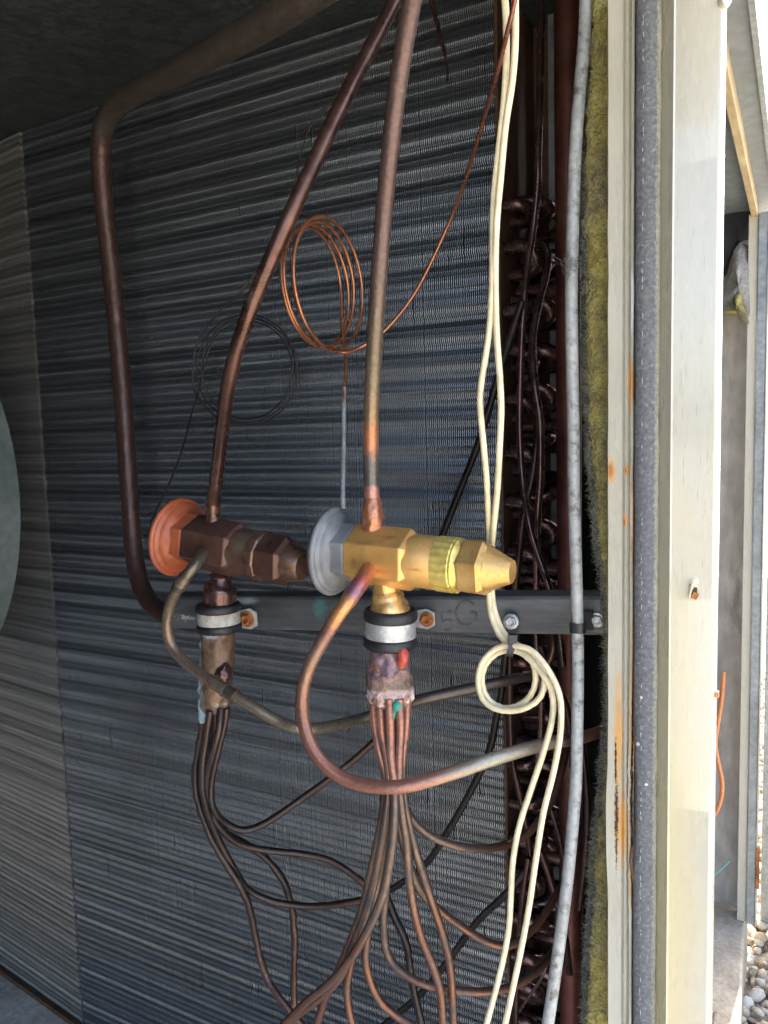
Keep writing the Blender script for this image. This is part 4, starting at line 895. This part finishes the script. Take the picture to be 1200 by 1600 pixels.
# chipped screw clip, rusty screw, top screw
cl = root('broken_clip', P(1085, 922, YF-.0105), 'broken rusty clip in a chipped hole of the cream post', 'clip')
build('torn_lip', box(P(1080, 922, YF-.012), (.0010, .0030, .0090), Matrix.Rotation(.2, 3, 'Y')), m_pt, cl, smooth=False, bevel=.0002)
build('tongue', box(P(1086, 931, YF-.0115), (.0032, .0014, .0034), Matrix.Rotation(.45, 3, 'Y')), m_rust, cl, smooth=False, bevel=.0002)
build('hole', box(P(1084, 926, YF-.0098), (.0030, .0008, .0060), Matrix.Rotation(.1, 3, 'Y')), m_plate, cl, smooth=False)
for i in range(7):
    q = P(1085+random.uniform(-8, 10), 905+random.uniform(-6, 14), YF-.0100)
    build('paint_flake', box(q, (random.uniform(.0008, .002), .0006, random.uniform(.0008, .002)), Matrix.Rotation(random.random()*3, 3, 'Y') @ Matrix.Rotation(random.uniform(-.5, .5), 3, 'X')), m_pt, cl, smooth=False)
rs = root('rusty_screw', P(1106, 1083, YF-.008), 'small rusty orange screw poking from the edge of the cream post', 'screw')
pa = P(1108, 1083, YF-.002); build('shank', lathe([(0, .0022), (.0018, .0022), (.0020, .0018), (.0034, .0018), (.0036, .0022), (.005, .0019)], (1, 0, 0), pa, 16), mat('orange_rust_screw', [(.3, (.34, .11, .04)), (.7, (.58, .26, .13))], scale=200, rough=.7), rs)
build('washer', lathe([(0, .0036), (.0009, .0036), (.001, .002)], (1, 0, 0), pa-Vector((.0004, 0, 0)), 20), m_paint('washer_paint'), rs)
ts = root('top_screw', P(1130, 4, YF-.009), 'small cream screw head at the top edge of the post', 'screw')
build('head', lathe([(0, .0030), (.0014, .0032), (.003, .0028), (.0036, .0018)], (.7, -.7, 0), P(1129, 5, YF-.008), 18), m_paint('washer_paint'), ts)
# curl of peeled paint
cu = [(985, 1322), (983, 1345), (986, 1368), (991, 1392)]
V = []
for k, (x, y) in enumerate(cu):
    for xx, dy in ((0, -.0032), (5.5-k*1.0, -.0062), (7.5-k*1.2, -.0040)): V.append(P(x+xx, y, YF+dy))
Fc = [(k*3+i, k*3+i+1, k*3+i+4, k*3+i+3) for k in range(3) for i in range(2)]
pl = build('peeling_paint', (V, Fc, [0]*len(V)), mat('paint_back', [(.3, (.22, .10, .05)), (.6, (.42, .26, .15)), (.8, (.58, .50, .38))], scale=120, rough=.7), post)
sd_ = pl.modifiers.new('thick', 'SOLIDIFY'); sd_.thickness = .0005

# ================================================================== next bay to the right
YP = 1.34
bay = slab('bay_wall', (-.9, YP, Z_BASE), (X_FACE-.004, YP+.03, P(1180, 320, 1.32).z+.02), m_partn, 'grey lined end wall inside the neighbouring bay')
slab('bay_partition', (-.9, .98+.04, Z_BASE), (-.30, 1.02+.04, P(1180, 320, 1.32).z+.3), m_dark, 'dark partition inside the neighbouring bay')
base_rail = build('cabinet_base', prism([(-.088, .52), (X(1123, .46)*.52/.46*.75, .52), (P(1163, 1446, 1.30).x, 1.30), (P(1163, 1446, 1.30).x, 1.42), (X_FACE-.9, 1.42), (X_FACE-.9, 1.07), (-.088, 1.07)], -.02, Z_BASE), m_conc, smooth=False, bevel=.004)
tag(base_rail, 'dusty tan base ledge of the neighbouring bay', 'base')
# second post
Y2 = 1.30
zt2 = P(1192, 332, Y2).z; zb2 = Z_BASE+.001
def X2(x, Y): return P(x, 900, Y).x
p2 = root('bay_post', (X2(1168, Y2), Y2, zb2), 'narrow cream post with grey gasket at the end of the next bay', 'post')
build('flange', prism([(X2(1160.5, Y2), Y2), (X2(1175, Y2), Y2), (X2(1175, Y2), Y2+.004), (X2(1162, Y2), Y2+.03), (X2(1160.5, Y2), Y2+.03)], zb2, zt2), m_paint('post_paint2'), p2, smooth=False, bevel=.0015)
build('channel', prism([(X2(1175.4, Y2), Y2-.004), (X2(1190, Y2), Y2-.004), (X2(1190, Y2), Y2+.02), (X2(1175.4, Y2), Y2+.02)], zb2, zt2), m_galv, p2, smooth=False, bevel=.001)
build('edge_strip', prism([(X2(1190.3, Y2), Y2-.006), (X2(1192.6, Y2), Y2-.006), (X2(1192.6, Y2), Y2+.01), (X2(1190.3, Y2), Y2+.01)], zb2, zt2), m_paint('post_paint2'), p2, smooth=False)
build('rust_patch', prism([(X2(1190.2, Y2), Y2-.0075), (X2(1196, Y2), Y2-.0075), (X2(1196, Y2), Y2+.004), (X2(1190.2, Y2), Y2+.004)], P(1184, 1385, Y2).z, P(1184, 1322, Y2).z), m_rust, p2, smooth=False)
# leaning open door panel beyond
q0 = P(1187, 1450, 1.55); q1 = P(1204, 1000, 1.55)
dp = build('door_panel', prism([(q0.x, 1.55), (q0.x+.45, 1.50), (q0.x+.45, 1.52), (q0.x, 1.57)], P(1190, 1440, 1.55).z, P(1190, 900, 1.55).z), m_galv, smooth=False, bevel=.003)
tag(dp, 'grey galvanised panel standing beyond the cream bay post', 'panel')
# roof overhang and top rail
HR = P(1190, 330, Y2).z
def at_z(x, y, z):
    d = ray(x, y); return CAM+d*((z-CAM.z)/d.z)
e_out0, e_out1 = at_z(1165, 0, HR+.012), at_z(1200, 200, HR+.012)
e_in0, e_in1 = at_z(1137, 126, HR+.012), at_z(1192, 326, HR+.012)
xo = (e_out0.x+e_out1.x)/2
rf = root('cabinet_roof', (X_FACE, 1.0, HR+.012), 'grey roof overhang above the neighbouring bay', 'roof')
build('roof_sheet', prism([(-.088, .60), (xo, .60), (xo, 2.6), (-.9, 2.6), (-.9, 1.07), (-.088, 1.07)], HR+.012, HR+.016), m_roof, rf, smooth=False)
build('drip_edge', prism([(xo-.001, .60), (xo+.004, .60), (xo+.004, 2.6), (xo-.001, 2.6)], HR+.008, HR+.024), m_galv, rf, smooth=False)
build('top_rail', prism([(e_in0.x-.003, .60), (e_in0.x+.006, .60), (e_in0.x+.006, Y2+.03), (e_in0.x-.003, Y2+.03)], HR-.006, HR+.012), m_tan, rf, smooth=False, bevel=.001)
# torn insulation hanging in the bay
def sheet_px(outline, Y, th, bulge, seed):
    n = len(outline); cx = sum(p[0] for p in outline)/n; cy = sum(p[1] for p in outline)/n; V = []; Fc = []
    rings = 5
    for s in range(2):
        for r in range(rings+1):
            f = r/rings
            for (x, y) in outline:
                yy = Y-bulge*(1-f*f)*(1 if s == 0 else -.2)+.012*noise.noise((x*.06, y*.05, seed+f))*(1 if s == 0 else .5)+(th if s else 0)*f
                V.append(P(cx+(x-cx)*f, cy+(y-cy)*f, yy))
    o = (rings+1)*n
    for s in range(2):
        for r in range(rings):
            for i in range(n):
                a = s*o+r*n+i; b = s*o+r*n+(i+1) % n; Fc.append((a, b, b+n, a+n))
    for i in range(n): Fc.append((rings*n+i, rings*n+(i+1) % n, o+rings*n+(i+1) % n, o+rings*n+i))
    return V, Fc, [0]*len(V)
tb = root('torn_insulation', P(1150, 520, 1.31), 'torn grey and yellow insulation flap hanging inside the next bay', 'insulation')
build('grey_flap', sheet_px([(1146, 392), (1156, 378), (1170, 384), (1180, 396), (1178, 440), (1174, 500), (1166, 506), (1156, 492), (1140, 486), (1126, 490), (1122, 470), (1134, 440), (1144, 420)], 1.31, .015, .02, 1), mat('torn_grey', [(.3, (.15, .14, .125)), (.6, (.26, .245, .22)), (.8, (.34, .32, .28))], scale=40, rough=1, bump=.004, bscale=150), tb, angle=180)
build('yellow_wool', sheet_px([(1148, 462), (1158, 456), (1160, 474), (1168, 492), (1171, 506), (1162, 504), (1150, 494), (1138, 490), (1128, 491), (1128, 486), (1142, 486), (1152, 482)], 1.285, .01, .008, 4), m_ins, tb, angle=180)
dk = build('recess_shade', sheet_px([(1126, 335), (1150, 322), (1186, 330), (1182, 372), (1160, 376), (1142, 402), (1136, 428), (1120, 448)], 1.334, .004, .001, 9), m_dark, tb)  # flat dark sheet painted as the shade of an open hole
tube('orange_wire', [(1131, 1050, 1.30), (1128, 1090, 1.29), (1122, 1130, 1.28), (1118, 1160, 1.28), (1122, 1190, 1.275), (1128, 1220, 1.27), (1127, 1245, 1.27), (1118, 1270, 1.27), (1100, 1288, 1.28)], .0065, m_oranw, 'thicker orange wire curving down inside the next bay', 'wire', seg=10)
tube('orange_wire', [(1129, 1062, 1.305), (1124, 1110, 1.30), (1117, 1150, 1.30), (1112, 1180, 1.30), (1108, 1230, 1.30), (1100, 1270, 1.30)], .0055, m_oranw, 'thinner orange wire bunched behind the other inside the next bay', 'wire', seg=10)
tube('teal_wire', [(1100, 1378, 1.28), (1120, 1364, 1.28), (1140, 1346, 1.29)], .0022, m_teal, 'thin teal wire slanting across the floor of the next bay', 'wire', seg=8)

# ================================================================== fan ring at the left
fcx = P(33, 772, .552); RF = .27
fr = root('fan_ring', (fcx.x-RF, .50, fcx.z-RF), 'round grey galvanised fan drum at the far left of the compartment', 'fan')
fa = Vector((fcx.x-RF, .50, fcx.z))
build('drum', lathe([(0, RF*.2), (0, RF*.90), (.0016, RF*.905), (.0016, RF*.915), (0, RF*.92), (-.001, RF*.985), (-.004, RF), (-.050, RF), (-.052, RF*.97)], (0, -1, 0), fa, 160), m_fan, fr, angle=30)
for k in range(3):
    a = math.radians(-14+k*19); q = fa+Vector((math.cos(a)*RF*.86, -.001, math.sin(a)*RF*.86))
    build('rivet', lathe([(0, .005), (.002, .0045), (.003, .002)], (0, -1, 0), q, 16), m_dark, fr)
